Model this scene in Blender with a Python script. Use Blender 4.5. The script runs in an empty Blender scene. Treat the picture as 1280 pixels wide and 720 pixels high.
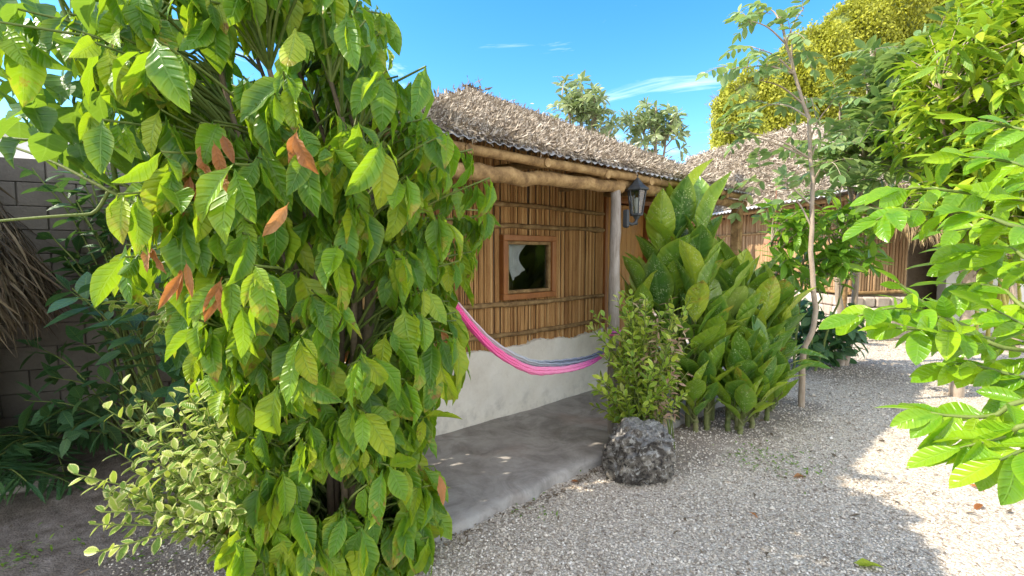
import bpy, math, random
import numpy as np
R = math.radians
rng = np.random.default_rng(7)
random.seed(7)
sc = bpy.context.scene
col = sc.collection

# ------------------------------------------------------------------ camera, sky, sun, exposure
CAM_H, PITCH, FPX = 1.6, R(4.1), 600.0
cam_d = bpy.data.cameras.new('camera'); cam = bpy.data.objects.new('camera', cam_d); col.objects.link(cam)
cam.location = (0, 0, CAM_H); cam.rotation_euler = (R(90) - PITCH, 0, 0)
cam_d.sensor_width = 36; cam_d.lens = FPX / 1280 * 36; cam_d.clip_start = 0.05; cam_d.clip_end = 3000
sc.camera = cam
LIGHT = np.array([1.10, 0.17, -1.0])            # travel of the sunlight: from the left, high
SUN_STRENGTH, SKY_STRENGTH, EXPOSURE = 2.9, 0.135, 1.54
sun_d = bpy.data.lights.new('sun', 'SUN'); sun = bpy.data.objects.new('sun', sun_d); col.objects.link(sun)
sun_d.energy = SUN_STRENGTH; sun_d.angle = R(0.53); sun_d.color = (1.0, 0.91, 0.75)
el = math.atan2(1.0, math.hypot(LIGHT[0], LIGHT[1]))
az = math.atan2(-LIGHT[0], -LIGHT[1])            # compass direction of the sun, clockwise from +Y
sun.rotation_euler = (R(90) - el, 0, math.pi - az)
w = bpy.data.worlds.new('World'); sc.world = w; w.use_nodes = True
nt = w.node_tree; nt.nodes.clear()
wo = nt.nodes.new('ShaderNodeOutputWorld'); bg = nt.nodes.new('ShaderNodeBackground')
sky = nt.nodes.new('ShaderNodeTexSky'); sky.sky_type = 'NISHITA'; sky.sun_disc = False
sky.sun_elevation = el; sky.sun_rotation = az; sky.air_density = 1.0; sky.dust_density = 0.3; sky.ozone_density = 2.0
hs = nt.nodes.new('ShaderNodeHueSaturation'); hs.inputs['Saturation'].default_value = 1.38
wtc = nt.nodes.new('ShaderNodeTexCoord'); wmap = nt.nodes.new('ShaderNodeMapping')
wmap.inputs['Rotation'].default_value = (0, R(20), R(18)); wmap.inputs['Scale'].default_value = (1.6, 3.0, 9.0)
wno = nt.nodes.new('ShaderNodeTexNoise'); wno.inputs['Scale'].default_value = 1.5; wno.inputs['Detail'].default_value = 9; wno.inputs['Roughness'].default_value = 0.62; wno.inputs['Distortion'].default_value = 0.8
wr = nt.nodes.new('ShaderNodeMapRange'); wr.inputs[1].default_value = 0.55; wr.inputs[2].default_value = 0.85; wr.inputs[3].default_value = 0.0; wr.inputs[4].default_value = 0.8
wsx = nt.nodes.new('ShaderNodeSeparateXYZ'); nt.links.new(wtc.outputs['Generated'], wsx.inputs[0])
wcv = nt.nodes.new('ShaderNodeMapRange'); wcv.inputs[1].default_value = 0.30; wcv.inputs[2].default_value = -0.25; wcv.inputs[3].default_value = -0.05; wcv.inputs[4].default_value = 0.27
nt.links.new(wsx.outputs[1], wcv.inputs[0])         # unseen white clouds behind and overhead, added as neutral fill for the shade
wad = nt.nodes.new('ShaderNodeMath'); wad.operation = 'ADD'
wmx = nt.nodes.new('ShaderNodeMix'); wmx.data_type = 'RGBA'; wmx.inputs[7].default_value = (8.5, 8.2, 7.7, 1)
bg.inputs['Strength'].default_value = SKY_STRENGTH
L = nt.links.new
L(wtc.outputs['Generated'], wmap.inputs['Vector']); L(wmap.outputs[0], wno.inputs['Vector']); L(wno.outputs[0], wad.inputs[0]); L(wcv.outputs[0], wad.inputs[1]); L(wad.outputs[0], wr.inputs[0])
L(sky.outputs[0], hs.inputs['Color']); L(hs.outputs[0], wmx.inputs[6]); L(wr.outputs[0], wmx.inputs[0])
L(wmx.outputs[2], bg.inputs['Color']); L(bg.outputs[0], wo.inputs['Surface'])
sc.view_settings.view_transform = 'Standard'; sc.view_settings.look = 'None'
sc.view_settings.exposure = EXPOSURE; sc.view_settings.gamma = 1.0; sc.view_settings.use_curve_mapping = False
sc.cycles.max_bounces = 10; sc.cycles.diffuse_bounces = 5; sc.cycles.transmission_bounces = 6; sc.cycles.transparent_max_bounces = 8

# ------------------------------------------------------------------ small maths
CP, SP = math.cos(PITCH), math.sin(PITCH)
def ray(px, py):
    cx, cy = (px - 640) / FPX, (360 - py) / FPX
    return np.array([cx, CP + cy * SP, cy * CP - SP])
def at(px, py, Y):                                # a point Y metres ahead of where the photographer stood
    d = ray(px, py); return np.array([0, 0, CAM_H]) + d * (Y / d[1])
def gnd(px, py, z=0.0):
    d = ray(px, py); return np.array([0, 0, CAM_H]) + d * ((z - CAM_H) / d[2])
HD = np.array([0.744, 0.668, 0]); HD /= np.linalg.norm(HD); HN = np.array([-HD[1], HD[0], 0])
def W(u, v, z): return HD * u + HN * v + np.array([0, 0, z])   # the near hut's own axes: u along its front, v into it
def unit(a): return a / np.maximum(np.linalg.norm(a, axis=-1, keepdims=True), 1e-9)
def rdir(n): return unit(rng.normal(size=(n, 3)))
UP = np.array([0, 0, 1.0])

# ------------------------------------------------------------------ mesh builder
class MB:
    def __init__(s): s.V = []; s.F = []; s.A = []; s.n = 0; s.sm = []
    def add(s, V, F, A=None, smooth=True):
        V = np.asarray(V, float); F = np.asarray(F, int)
        if A is None: A = np.tile([0.5, 0.0, random.random()], (len(V), 1))
        s.V.append(V); s.F.append(F + s.n); s.A.append(np.asarray(A, float)); s.n += len(V); s.sm.append(smooth)
        return s
    def box(s, c, size, ax=None, rnd=None, smooth=False):
        c = np.asarray(c, float); h = np.asarray(size) / 2
        ax = np.eye(3) if ax is None else np.asarray(ax)
        sg = np.array([[x, y, z] for x in (-1, 1) for y in (-1, 1) for z in (-1, 1)])
        V = c + (sg * h) @ ax
        F = [[0, 1, 3, 2], [4, 6, 7, 5], [0, 4, 5, 1], [2, 3, 7, 6], [0, 2, 6, 4], [1, 5, 7, 3]]
        return s.add(V, F, np.tile([0.5, 0, random.random() if rnd is None else rnd], (8, 1)), smooth)
    def bevbox(s, c, size, ax=None, b=0.008, rnd=None):
        # box with chamfered edges: 24 vertices
        c = np.asarray(c, float); h = np.asarray(size) / 2; ax = np.eye(3) if ax is None else np.asarray(ax)
        V = []; idx = {}
        for x in (-1, 1):
            for y in (-1, 1):
                for z in (-1, 1):
                    for k in range(3):
                        p = np.array([x, y, z]) * (h - b); p[k] = (x, y, z)[k] * h[k]
                        idx[(x, y, z, k)] = len(V); V.append(p)
        Q = []
        for k in range(3):
            a, d = (k + 1) % 3, (k + 2) % 3
            for sg in (-1, 1):
                q = []
                for (i, j) in ((-1, -1), (1, -1), (1, 1), (-1, 1)):
                    t = [0, 0, 0]; t[k] = sg; t[a] = i; t[d] = j; q.append(idx[(*t, k)])
                Q.append(q if sg > 0 else q[::-1])
            for i in (-1, 1):
                for j in (-1, 1):
                    t0 = [0, 0, 0]; t0[a] = i; t0[d] = j; t1 = list(t0); t0[k] = -1; t1[k] = 1
                    q = [idx[(*t0, a)], idx[(*t1, a)], idx[(*t1, d)], idx[(*t0, d)]]
                    Q.append(q if i * j > 0 else q[::-1])
        T = []
        for x in (-1, 1):
            for y in (-1, 1):
                for z in (-1, 1):
                    q = [idx[(x, y, z, 0)], idx[(x, y, z, 1)], idx[(x, y, z, 2)]]
                    T.append(q if x * y * z > 0 else q[::-1])
        V = c + np.array(V) @ ax
        r = random.random() if rnd is None else rnd
        A = np.tile([0.5, 0, r], (24, 1))
        s.add(V, Q, A, False); s.add(V, T, A, False); return s
    def tube(s, pts, rad, n=7, rnd=None, cap=True, closed=False):
        P = np.asarray(pts, float); k = len(P); rad = np.broadcast_to(np.asarray(rad, float), (k,))
        T = np.gradient(P, axis=0) if k > 2 else np.tile(P[1] - P[0], (2, 1)); T = unit(T)
        ref = np.array([0.3, 0.2, 1.0]); 
        if abs(np.dot(unit(ref), T[0])) > 0.93: ref = np.array([1.0, 0.3, 0.1])
        X = np.cross(T[0], ref); X /= np.linalg.norm(X); Xs = []
        for i in range(k):
            X = X - T[i] * np.dot(X, T[i]); X /= max(np.linalg.norm(X), 1e-9); Xs.append(X)
        Xs = np.array(Xs); Ys = np.cross(T, Xs)
        a = np.arange(n) * 2 * math.pi / n
        V = P[:, None] + rad[:, None, None] * (np.cos(a)[None, :, None] * Xs[:, None] + np.sin(a)[None, :, None] * Ys[:, None])
        V = V.reshape(-1, 3); F = []
        for i in range(k - 1):
            for j in range(n):
                j2 = (j + 1) % n; F.append([i * n + j, i * n + j2, (i + 1) * n + j2, (i + 1) * n + j])
        r = random.random() if rnd is None else rnd
        A = np.stack([np.repeat(np.linspace(0, 1, k), n), np.tile(np.abs(np.linspace(-1, 1, n)), k), np.full(k * n, r)], 1)
        s.add(V, F, A)
        if cap:
            for e, o in ((0, 1), (k - 1, -1)):
                c = len(V); ring = [e * n + j for j in range(n)]
                VV = np.vstack([V[ring], P[e]]); FF = [[(j + 1) % n, j, n] if o > 0 else [j, (j + 1) % n, n] for j in range(n)]
                s.add(VV, FF, np.tile([0.5, 1.0, r], (n + 1, 1)), False)
        return s
    def lathe(s, prof, c, n=16, ax=None, rnd=0.5):
        prof = np.asarray(prof, float); k = len(prof); ax = np.eye(3) if ax is None else np.asarray(ax)
        a = np.arange(n) * 2 * math.pi / n + math.pi / n
        V = np.stack([prof[:, 0, None] * np.cos(a), prof[:, 0, None] * np.sin(a), np.repeat(prof[:, 1, None], n, 1)], -1).reshape(-1, 3)
        F = [[i * n + j, i * n + (j + 1) % n, (i + 1) * n + (j + 1) % n, (i + 1) * n + j] for i in range(k - 1) for j in range(n)]
        return s.add(np.asarray(c) + V @ ax, F, np.tile([0.5, 0, rnd], (len(V), 1)), n > 8)
    def grid(s, P, A=None, smooth=True):
        m, n = P.shape[:2]
        i, j = np.meshgrid(np.arange(m - 1), np.arange(n - 1), indexing='ij'); i = i.ravel(); j = j.ravel()
        F = np.stack([i * n + j, (i + 1) * n + j, (i + 1) * n + j + 1, i * n + j + 1], 1)
        if A is None:
            a, b = np.meshgrid(np.linspace(0, 1, m), np.linspace(-1, 1, n), indexing='ij')
            A = np.stack([a.ravel(), b.ravel(), np.full(m * n, random.random())], 1)
        return s.add(P.reshape(-1, 3), F, A, smooth)
    def build(s, name, mat, parent=None, origin=None):
        V = np.concatenate(s.V); A = np.concatenate(s.A)
        o0 = np.array(parent['_w']) if parent is not None else (np.zeros(3) if origin is None else np.asarray(origin, float))
        me = bpy.data.meshes.new(name)
        me.vertices.add(len(V)); me.vertices.foreach_set('co', (V - o0).ravel())
        loops = np.concatenate([f.ravel() for f in s.F]); tot = np.concatenate([np.full(len(f), f.shape[1]) for f in s.F])
        sm = np.concatenate([np.full(len(f), b) for f, b in zip(s.F, s.sm)])
        me.loops.add(len(loops)); me.loops.foreach_set('vertex_index', loops)
        me.polygons.add(len(tot)); me.polygons.foreach_set('loop_start', np.concatenate([[0], np.cumsum(tot)[:-1]])); me.polygons.foreach_set('loop_total', tot)
        me.polygons.foreach_set('use_smooth', sm)
        at_ = me.attributes.new('leaf', 'FLOAT_VECTOR', 'POINT'); at_.data.foreach_set('vector', A.ravel())
        me.update(calc_edges=True); me.validate()
        me.materials.append(mat)
        o = bpy.data.objects.new(name, me); col.objects.link(o)
        if parent is not None: o.parent = parent; o['_w'] = [float(x) for x in o0]
        else: o.location = o0; o['_w'] = [float(x) for x in o0]
        return o
def tag(o, label=None, cat=None, group=None, kind=None):
    if label: o['label'] = label
    if cat: o['category'] = cat
    if group: o['group'] = group
    if kind: o['kind'] = kind
    return o
def thing(name, loc, label, cat, group=None):
    o = bpy.data.objects.new(name, None); col.objects.link(o); o.location = loc; o['_w'] = [float(x) for x in loc]
    o.empty_display_size = 0.1
    return tag(o, label, cat, group)

# ------------------------------------------------------------------ leaves
def _prof(tab):
    xs, ys = zip(*tab); return lambda s: np.interp(s, xs, ys)
OVATE = _prof([(0, .03), (.10, .05), (.15, .35), (.25, .72), (.38, .95), (.5, 1.0), (.65, .88), (.8, .58), (.9, .3), (1, .015)])
ELLIPT = _prof([(0, .05), (.08, .28), (.22, .72), (.4, .98), (.55, 1.0), (.72, .85), (.87, .5), (1, .03)])
LANCE = _prof([(0, .06), (.1, .3), (.25, .75), (.4, 1), (.55, .95), (.72, .68), (.88, .3), (1, .01)])
HEART = _prof([(0, .55), (.06, .85), (.16, 1.0), (.3, .97), (.5, .8), (.7, .5), (.87, .2), (1, .01)])
PADDLE = _prof([(0, .05), (.14, .07), (.20, .38), (.30, .78), (.42, .98), (.52, 1.0), (.66, .90), (.8, .64), (.91, .32), (1, .015)])
STRAP = _prof([(0, .4), (.2, .9), (.5, 1), (.8, .6), (1, .05)])
def leaves(mb, P, D, N, Ln, Wd, prof, ns=6, nt=2, bend=0.4, fold=0.25, wave=0.0, rnd=None):
    P = np.atleast_2d(P); n = len(P)
    if n == 0: return
    D = unit(np.broadcast_to(D, (n, 3))); N = np.broadcast_to(N, (n, 3)); N = N - D * np.sum(N * D, 1, keepdims=True); N = unit(N); S = np.cross(D, N)
    f = lambda a: np.broadcast_to(np.asarray(a, float), (n,))
    Ln, Wd, bend, fold, wave = map(f, (Ln, Wd, bend, fold, wave)); rnd = rng.random(n) if rnd is None else f(rnd)
    s = np.linspace(0, 1, ns + 1); t = np.linspace(-1, 1, nt + 1)
    ph = bend[:, None] * s[None]
    ds = 1 / ns; mid = bend[:, None] * (s[None, :-1] + ds / 2)
    x = np.concatenate([np.zeros((n, 1)), np.cumsum(np.cos(mid) * ds, 1)], 1); z = np.concatenate([np.zeros((n, 1)), -np.cumsum(np.sin(mid) * ds, 1)], 1)
    spine = P[:, None] + Ln[:, None, None] * (x[..., None] * D[:, None] + z[..., None] * N[:, None])
    NL = np.cos(ph)[..., None] * N[:, None] + np.sin(ph)[..., None] * D[:, None]
    wv = prof(s)[None] * Wd[:, None] / 2
    p0 = rng.random(n) * 6.28
    wz = np.sin(s[None] * 15 + p0[:, None])
    pos = spine[:, :, None] + (t * np.cos(fold)[:, None])[:, None, :, None] * wv[..., None, None] * S[:, None, None] \
        + ((np.abs(t)[None, None] * np.sin(fold)[:, None, None] + (t ** 2)[None, None] * (wave[:, None] * wz)[..., None] * np.where(t > 0, 1, -.7)) * wv[..., None])[..., None] * NL[:, :, None]
    m = (ns + 1) * (nt + 1)
    A = np.empty((n, ns + 1, nt + 1, 3)); A[..., 0] = s[None, :, None]; A[..., 1] = t[None, None]; A[..., 2] = rnd[:, None, None]
    i, j = np.meshgrid(np.arange(ns), np.arange(nt), indexing='ij'); i = i.ravel(); j = j.ravel(); k = nt + 1
    q = np.stack([i * k + j, (i + 1) * k + j, (i + 1) * k + j + 1, i * k + j + 1], 1)
    F = (q[None] + (np.arange(n) * m)[:, None, None]).reshape(-1, 4)
    mb.add(pos.reshape(-1, 3), F, A.reshape(-1, 3))
class LeafBag:                                     # gathers leaves one by one, then meshes them together
    def __init__(s): s.r = []
    def put(s, P, D, N, Ln, Wd, bend=.3, fold=.2, rnd=None): s.r.append((*P, *D, *N, Ln, Wd, bend, fold, random.random() if rnd is None else rnd))
    def mesh(s, mb, prof, ns=5, nt=2, wave=0.0):
        a = np.array(s.r)
        if len(a): leaves(mb, a[:, :3], a[:, 3:6], a[:, 6:9], a[:, 9], a[:, 10], prof, ns, nt, a[:, 11], a[:, 12], wave, a[:, 13])
def curve(pts, n=12):                              # smooth polyline through points
    P = np.asarray(pts, float)
    if len(P) == 2: return np.linspace(P[0], P[1], n)
    Q = np.vstack([2 * P[0] - P[1], P, 2 * P[-1] - P[-2]]); out = []
    seg = len(P) - 1
    for x in np.linspace(0, seg, n):
        i = min(int(x), seg - 1); t = x - i; a, b, c, d = Q[i:i + 4]
        out.append(.5 * ((2 * b) + (-a + c) * t + (2 * a - 5 * b + 4 * c - d) * t * t + (-a + 3 * b - 3 * c + d) * t ** 3))
    return np.array(out)
def jitter(P, a):
    Q = np.array(P, float); Q[1:-1] += rng.normal(size=Q[1:-1].shape) * a; return Q
def rot_about(v, ax, a):
    return v * math.cos(a) + np.cross(ax, v) * math.sin(a) + ax * np.dot(ax, v) * (1 - math.cos(a))

# ------------------------------------------------------------------ materials
def newmat(name):
    m = bpy.data.materials.new(name); m.use_nodes = True; n = m.node_tree; n.nodes.clear()
    out = n.nodes.new('ShaderNodeOutputMaterial'); return m, n, out
def nd(n, t, **kw):
    x = n.nodes.new('ShaderNode' + t)
    for k, v in kw.items():
        if k in x.inputs: x.inputs[k].default_value = v
        else: setattr(x, k, v)
    return x
def math_(n, op, a, b=None, clamp=False):
    x = n.nodes.new('ShaderNodeMath'); x.operation = op; x.use_clamp = clamp
    for i, v in enumerate((a, b)):
        if v is None: continue
        if isinstance(v, (int, float)): x.inputs[i].default_value = v
        else: n.links.new(v, x.inputs[i])
    return x.outputs[0]
def ramp(n, fac, stops, interp='LINEAR'):
    x = n.nodes.new('ShaderNodeValToRGB'); x.color_ramp.interpolation = interp; e = x.color_ramp.elements
    while len(e) < len(stops): e.new(0.5)
    for i, (p, c) in enumerate(stops): e[i].position = p; e[i].color = (*c, 1)
    n.links.new(fac, x.inputs[0]); return x.outputs[0]
def mixc(n, fac, a, b, mode='MIX'):
    x = n.nodes.new('ShaderNodeMix'); x.data_type = 'RGBA'; x.blend_type = mode
    for i, v in ((0, fac), (6, a), (7, b)):
        if isinstance(v, (int, float)): x.inputs[i].default_value = v
        elif isinstance(v, tuple): x.inputs[i].default_value = (*v, 1)
        else: n.links.new(v, x.inputs[i])
    return x.outputs[2]
def maprange(n, v, a, b, c=0.0, d=1.0):
    x = n.nodes.new('ShaderNodeMapRange'); n.links.new(v, x.inputs[0])
    for i, q in enumerate((a, b, c, d)): x.inputs[i + 1].default_value = q
    return x.outputs[0]
def leafattr(n):
    a = n.nodes.new('ShaderNodeAttribute'); a.attribute_name = 'leaf'
    sx = n.nodes.new('ShaderNodeSeparateXYZ'); n.links.new(a.outputs['Vector'], sx.inputs[0]); return sx.outputs
def noise(n, scale, detail=4, rough=.55, vec=None, dist=0.0, sc3=None):
    t = nd(n, 'TexNoise', Scale=scale, Detail=detail, Roughness=rough, Distortion=dist)
    if vec is None: vec = n.nodes.new('ShaderNodeTexCoord').outputs['Object']
    if sc3 is not None:
        mp = n.nodes.new('ShaderNodeMapping'); mp.inputs['Scale'].default_value = sc3; n.links.new(vec, mp.inputs[0]); vec = mp.outputs[0]
    n.links.new(vec, t.inputs['Vector']); return t.outputs[0]
def bump(n, h, strength=.3, dist=.01):
    b = nd(n, 'Bump', Strength=strength, Distance=dist); n.links.new(h, b.inputs['Height']); return b.outputs[0]

def leaf_mat(name, stops, vein=(.25, .42, .10), trans=.38, tcol=(.42, .62, .04), rough=.38, veins=9, spots=None, edge=None, dry=0.0, spec=.5, veinmix=.35, blemish=0.0, relief=.5):
    m, n, out = newmat(name); s, t, r = leafattr(n)
    ta = math_(n, 'ABSOLUTE', t)
    no = noise(n, 14, 3)
    fac = math_(n, 'ADD', r, math_(n, 'MULTIPLY', math_(n, 'SUBTRACT', no, .5), .5), True)
    c = ramp(n, fac, stops)
    c = mixc(n, math_(n, 'MULTIPLY', maprange(n, math_(n, 'ADD', ta, math_(n, 'MULTIPLY', noise(n, 30, 2), .3)), .75, 1.15), .35), c, stops[-1][1])
    # side veins
    sv = math_(n, 'SINE', math_(n, 'MULTIPLY', math_(n, 'SUBTRACT', s, math_(n, 'MULTIPLY', ta, .13)), veins * 6.283))
    svl = maprange(n, sv, .75, 1.0)
    mid = maprange(n, ta, .10, .03)
    v = math_(n, 'MAXIMUM', math_(n, 'MULTIPLY', svl, .45), mid)
    c = mixc(n, math_(n, 'MULTIPLY', v, veinmix), c, vein)
    if spots:                                     # pale speckles that belong to the leaf
        vo = nd(n, 'TexVoronoi', Scale=spots[0]); tc = n.nodes.new('ShaderNodeTexCoord'); n.links.new(tc.outputs['Object'], vo.inputs['Vector'])
        sp = maprange(n, vo.outputs['Distance'], spots[2], spots[2] * .55)
        no2 = maprange(n, noise(n, 9, 2), .45, .58)
        sp = math_(n, 'MULTIPLY', math_(n, 'MULTIPLY', sp, no2), maprange(n, ta, .95, .6))
        c = mixc(n, math_(n, 'MULTIPLY', sp, .75), c, spots[1])
    if edge:                                      # cream margins
        eno = noise(n, 40, 2)
        ef = maprange(n, math_(n, 'ADD', ta, math_(n, 'MULTIPLY', math_(n, 'SUBTRACT', eno, .5), .9)), edge[1], edge[1] + .12)
        c = mixc(n, math_(n, 'MULTIPLY', ef, edge[2]), c, edge[0])
    if blemish:                                   # yellowed, scorched patches and tips on some leaves
        b1 = maprange(n, math_(n, 'ADD', noise(n, 11, 4, .7), math_(n, 'MULTIPLY', math_(n, 'SUBTRACT', s, .5), .25)), .57, .66)
        old = maprange(n, math_(n, 'FRACT', math_(n, 'MULTIPLY', r, 37.7)), 1 - blemish, 1 - blemish + .05)
        b1 = math_(n, 'MULTIPLY', b1, old)
        c = mixc(n, math_(n, 'MULTIPLY', b1, .8), c, (.42, .33, .05))
        b2 = math_(n, 'MULTIPLY', maprange(n, math_(n, 'ADD', noise(n, 17, 4, .7), math_(n, 'MULTIPLY', math_(n, 'SUBTRACT', s, .5), .3)), .655, .70), old)
        c = mixc(n, math_(n, 'MULTIPLY', b2, .9), c, (.24, .10, .035))
    if dry:
        tip = maprange(n, math_(n, 'ADD', s, math_(n, 'MULTIPLY', math_(n, 'SUBTRACT', noise(n, 25, 3), .5), .8)), .78, .92)
        c = mixc(n, math_(n, 'MULTIPLY', tip, dry), c, (.30, .16, .05))
    bs = nd(n, 'BsdfPrincipled', Roughness=rough); bs.inputs['Specular IOR Level'].default_value = spec
    n.links.new(c, bs.inputs['Base Color'])
    h = math_(n, 'SUBTRACT', math_(n, 'MULTIPLY', no, .35), math_(n, 'MULTIPLY', math_(n, 'MAXIMUM', sv, mid), .5))
    n.links.new(bump(n, h, relief, .006), bs.inputs['Normal'])
    tr = nd(n, 'BsdfTranslucent'); n.links.new(mixc(n, 1.0, mixc(n, .35, c, (1, 1, 1)), tcol, 'MULTIPLY'), tr.inputs['Color'])
    tr2 = mixc(n, .55, c, tcol); n.links.new(tr2, tr.inputs['Color'])
    mx = nd(n, 'MixShader', Fac=trans); n.links.new(bs.outputs[0], mx.inputs[1]); n.links.new(tr.outputs[0], mx.inputs[2]); n.links.new(mx.outputs[0], out.inputs[0])
    return m
def surf_mat(name, stops, rough=.8, nscale=6, nsc3=(1, 1, 1), rndmix=.5, detail=6, bstr=.4, bdist=.01, spec=.3, fine=60, metal=0.0, extra=None):
    m, n, out = newmat(name); s, t, r = leafattr(n)
    no = noise(n, nscale, detail, .62, sc3=nsc3); fi = noise(n, fine, 3, .6, sc3=nsc3)
    f = math_(n, 'ADD', math_(n, 'MULTIPLY', r, rndmix), math_(n, 'MULTIPLY', maprange(n, no, .25, .75), 1 - rndmix))
    f = math_(n, 'ADD', f, math_(n, 'MULTIPLY', math_(n, 'SUBTRACT', fi, .5), .35), True)
    c = ramp(n, f, stops)
    if extra: c = extra(n, c)
    bs = nd(n, 'BsdfPrincipled', Roughness=rough, Metallic=metal); bs.inputs['Specular IOR Level'].default_value = spec
    n.links.new(c, bs.inputs['Base Color'])
    n.links.new(bump(n, math_(n, 'ADD', no, math_(n, 'MULTIPLY', fi, .6)), bstr, bdist), bs.inputs['Normal'])
    n.links.new(bs.outputs[0], out.inputs[0]); return m

M = {}
M['tree_leaf'] = leaf_mat('broad_leaf', [(0, (.045, .135, .013)), (.4, (.095, .24, .017)), (.75, (.185, .345, .020)), (1, (.38, .45, .025))], trans=.44, tcol=(.52, .74, .015), veins=8, blemish=.28, relief=.95, veinmix=.42)
M['dry_leaf'] = leaf_mat('dry_leaf', [(0, (.26, .10, .03)), (.5, (.42, .16, .045)), (1, (.50, .27, .12))], vein=(.3, .16, .07), trans=.4, tcol=(.75, .28, .05), rough=.6, veins=8)
M['heart_leaf'] = leaf_mat('heart_leaf', [(0, (.045, .12, .03)), (.5, (.07, .18, .03)), (1, (.15, .28, .03))], trans=.42, tcol=(.40, .62, .03), veins=5)
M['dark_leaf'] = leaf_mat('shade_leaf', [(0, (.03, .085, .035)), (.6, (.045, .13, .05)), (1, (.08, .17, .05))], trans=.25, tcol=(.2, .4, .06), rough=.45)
M['lime_leaf'] = leaf_mat('lime_leaf', [(0, (.10, .25, .012)), (.5, (.17, .36, .015)), (1, (.32, .48, .02))], trans=.45, tcol=(.52, .78, .02), rough=.28, veins=7, veinmix=.25)
M['mango_leaf'] = leaf_mat('long_leaf', [(0, (.13, .27, .02)), (.5, (.24, .40, .028)), (1, (.46, .52, .03))], trans=.4, tcol=(.5, .66, .03), rough=.36)
M['grey_leaf'] = leaf_mat('grey_green_leaf', [(0, (.10, .19, .06)), (.5, (.19, .30, .09)), (1, (.33, .42, .16))], trans=.34, tcol=(.42, .58, .10), rough=.34, spec=.6)
M['far_leaf'] = leaf_mat('silvery_leaf', [(0, (.14, .20, .07)), (.5, (.3, .38, .17)), (1, (.52, .56, .36))], trans=.3, tcol=(.4, .5, .14), rough=.35, spec=.6)
M['ivy_leaf'] = leaf_mat('creeper_leaf', [(0, (.22, .24, .014)), (.5, (.38, .39, .02)), (1, (.58, .57, .05))], trans=.35, tcol=(.5, .52, .03), rough=.5)
M['dumb_cane'] = leaf_mat('speckled_cane_leaf', [(0, (.032, .105, .028)), (.35, (.085, .21, .028)), (.7, (.21, .35, .028)), (1, (.42, .50, .045))], vein=(.2, .36, .10), trans=.3, tcol=(.40, .58, .04), rough=.3, veins=9, spots=(62, (.58, .66, .34), .40), spec=.6, blemish=.14, relief=.8)
M['dumb_cane_pale'] = leaf_mat('pale_cane_leaf', [(0, (.14, .26, .03)), (.5, (.27, .40, .06)), (1, (.40, .52, .12))], vein=(.14, .26, .05), trans=.35, tcol=(.5, .66, .08), rough=.3, veins=9, spots=(48, (.62, .70, .38), .4), spec=.6)
M['croton'] = leaf_mat('small_bush_leaf', [(0, (.15, .30, .02)), (.5, (.32, .47, .03)), (.85, (.52, .60, .06)), (1, (.6, .6, .2))], trans=.35, tcol=(.52, .68, .05), rough=.4, edge=((.62, .62, .30), .75, .4))
M['pink_tip'] = leaf_mat('pink_bush_leaf', [(0, (.33, .18, .13)), (.6, (.50, .32, .24)), (1, (.46, .42, .22))], vein=(.5, .3, .2), trans=.3, tcol=(.6, .35, .2), rough=.5)
M['varieg'] = leaf_mat('variegated_leaf', [(0, (.12, .23, .03)), (.5, (.22, .35, .045)), (1, (.38, .44, .07))], trans=.33, tcol=(.5, .62, .06), rough=.38, edge=((.58, .56, .24), .6, .75))
M['scheff'] = leaf_mat('bright_bush_leaf', [(0, (.07, .19, .02)), (.5, (.13, .29, .025)), (1, (.25, .42, .03))], trans=.38, tcol=(.42, .66, .03), rough=.32)
M['stem_green'] = surf_mat('green_stem', [(0, (.07, .12, .025)), (1, (.20, .24, .06))], rough=.6, nscale=12)
M['bark'] = surf_mat('pale_bark', [(0, (.20, .15, .10)), (.5, (.36, .28, .21)), (1, (.48, .41, .33))], nscale=18, nsc3=(1, 1, .5), bstr=.6)
M['dark_bark'] = surf_mat('brown_bark', [(0, (.08, .06, .04)), (1, (.24, .18, .12))], nscale=15, bstr=.6)
M['cane'] = surf_mat('cane_stem', [(0, (.08, .11, .03)), (.6, (.16, .18, .06)), (1, (.26, .23, .12))], nscale=30, nsc3=(.3, .3, 1.5), rough=.6)
M['stick'] = surf_mat('stick_wall', [(0, (.13, .052, .02)), (.3, (.34, .17, .06)), (.65, (.56, .32, .125)), (1, (.70, .48, .24))], nscale=5, nsc3=(3, 3, .5), rndmix=.62, bstr=.5, fine=90)
M['stick_far'] = surf_mat('weathered_stick_wall', [(0, (.17, .09, .04)), (.4, (.34, .20, .10)), (1, (.55, .38, .22))], nscale=5, nsc3=(3, 3, .5), rndmix=.62, bstr=.5)
M['log'] = surf_mat('peeled_log', [(0, (.06, .034, .018)), (.35, (.21, .125, .052)), (.7, (.36, .23, .10)), (1, (.50, .36, .19))], nscale=11, nsc3=(1, 1, 1), rndmix=.12, bstr=.8, fine=45)
M['varnish'] = surf_mat('varnished_wood', [(0, (.20, .07, .022)), (.5, (.33, .125, .035)), (1, (.42, .18, .06))], rough=.4, nscale=9, nsc3=(3, 3, .6), rndmix=.3, bstr=.2, spec=.5)
M['door'] = surf_mat('door_planks', [(0, (.34, .14, .035)), (.5, (.50, .24, .06)), (1, (.58, .31, .09))], rough=.45, nscale=9, nsc3=(3, 3, .5), rndmix=.4, bstr=.2, spec=.5)
M['greypost'] = surf_mat('grey_post', [(0, (.09, .07, .052)), (.4, (.23, .195, .165)), (1, (.38, .345, .31))], bstr=.7, nscale=11, nsc3=(3, 3, .5), rndmix=.2)
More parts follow.
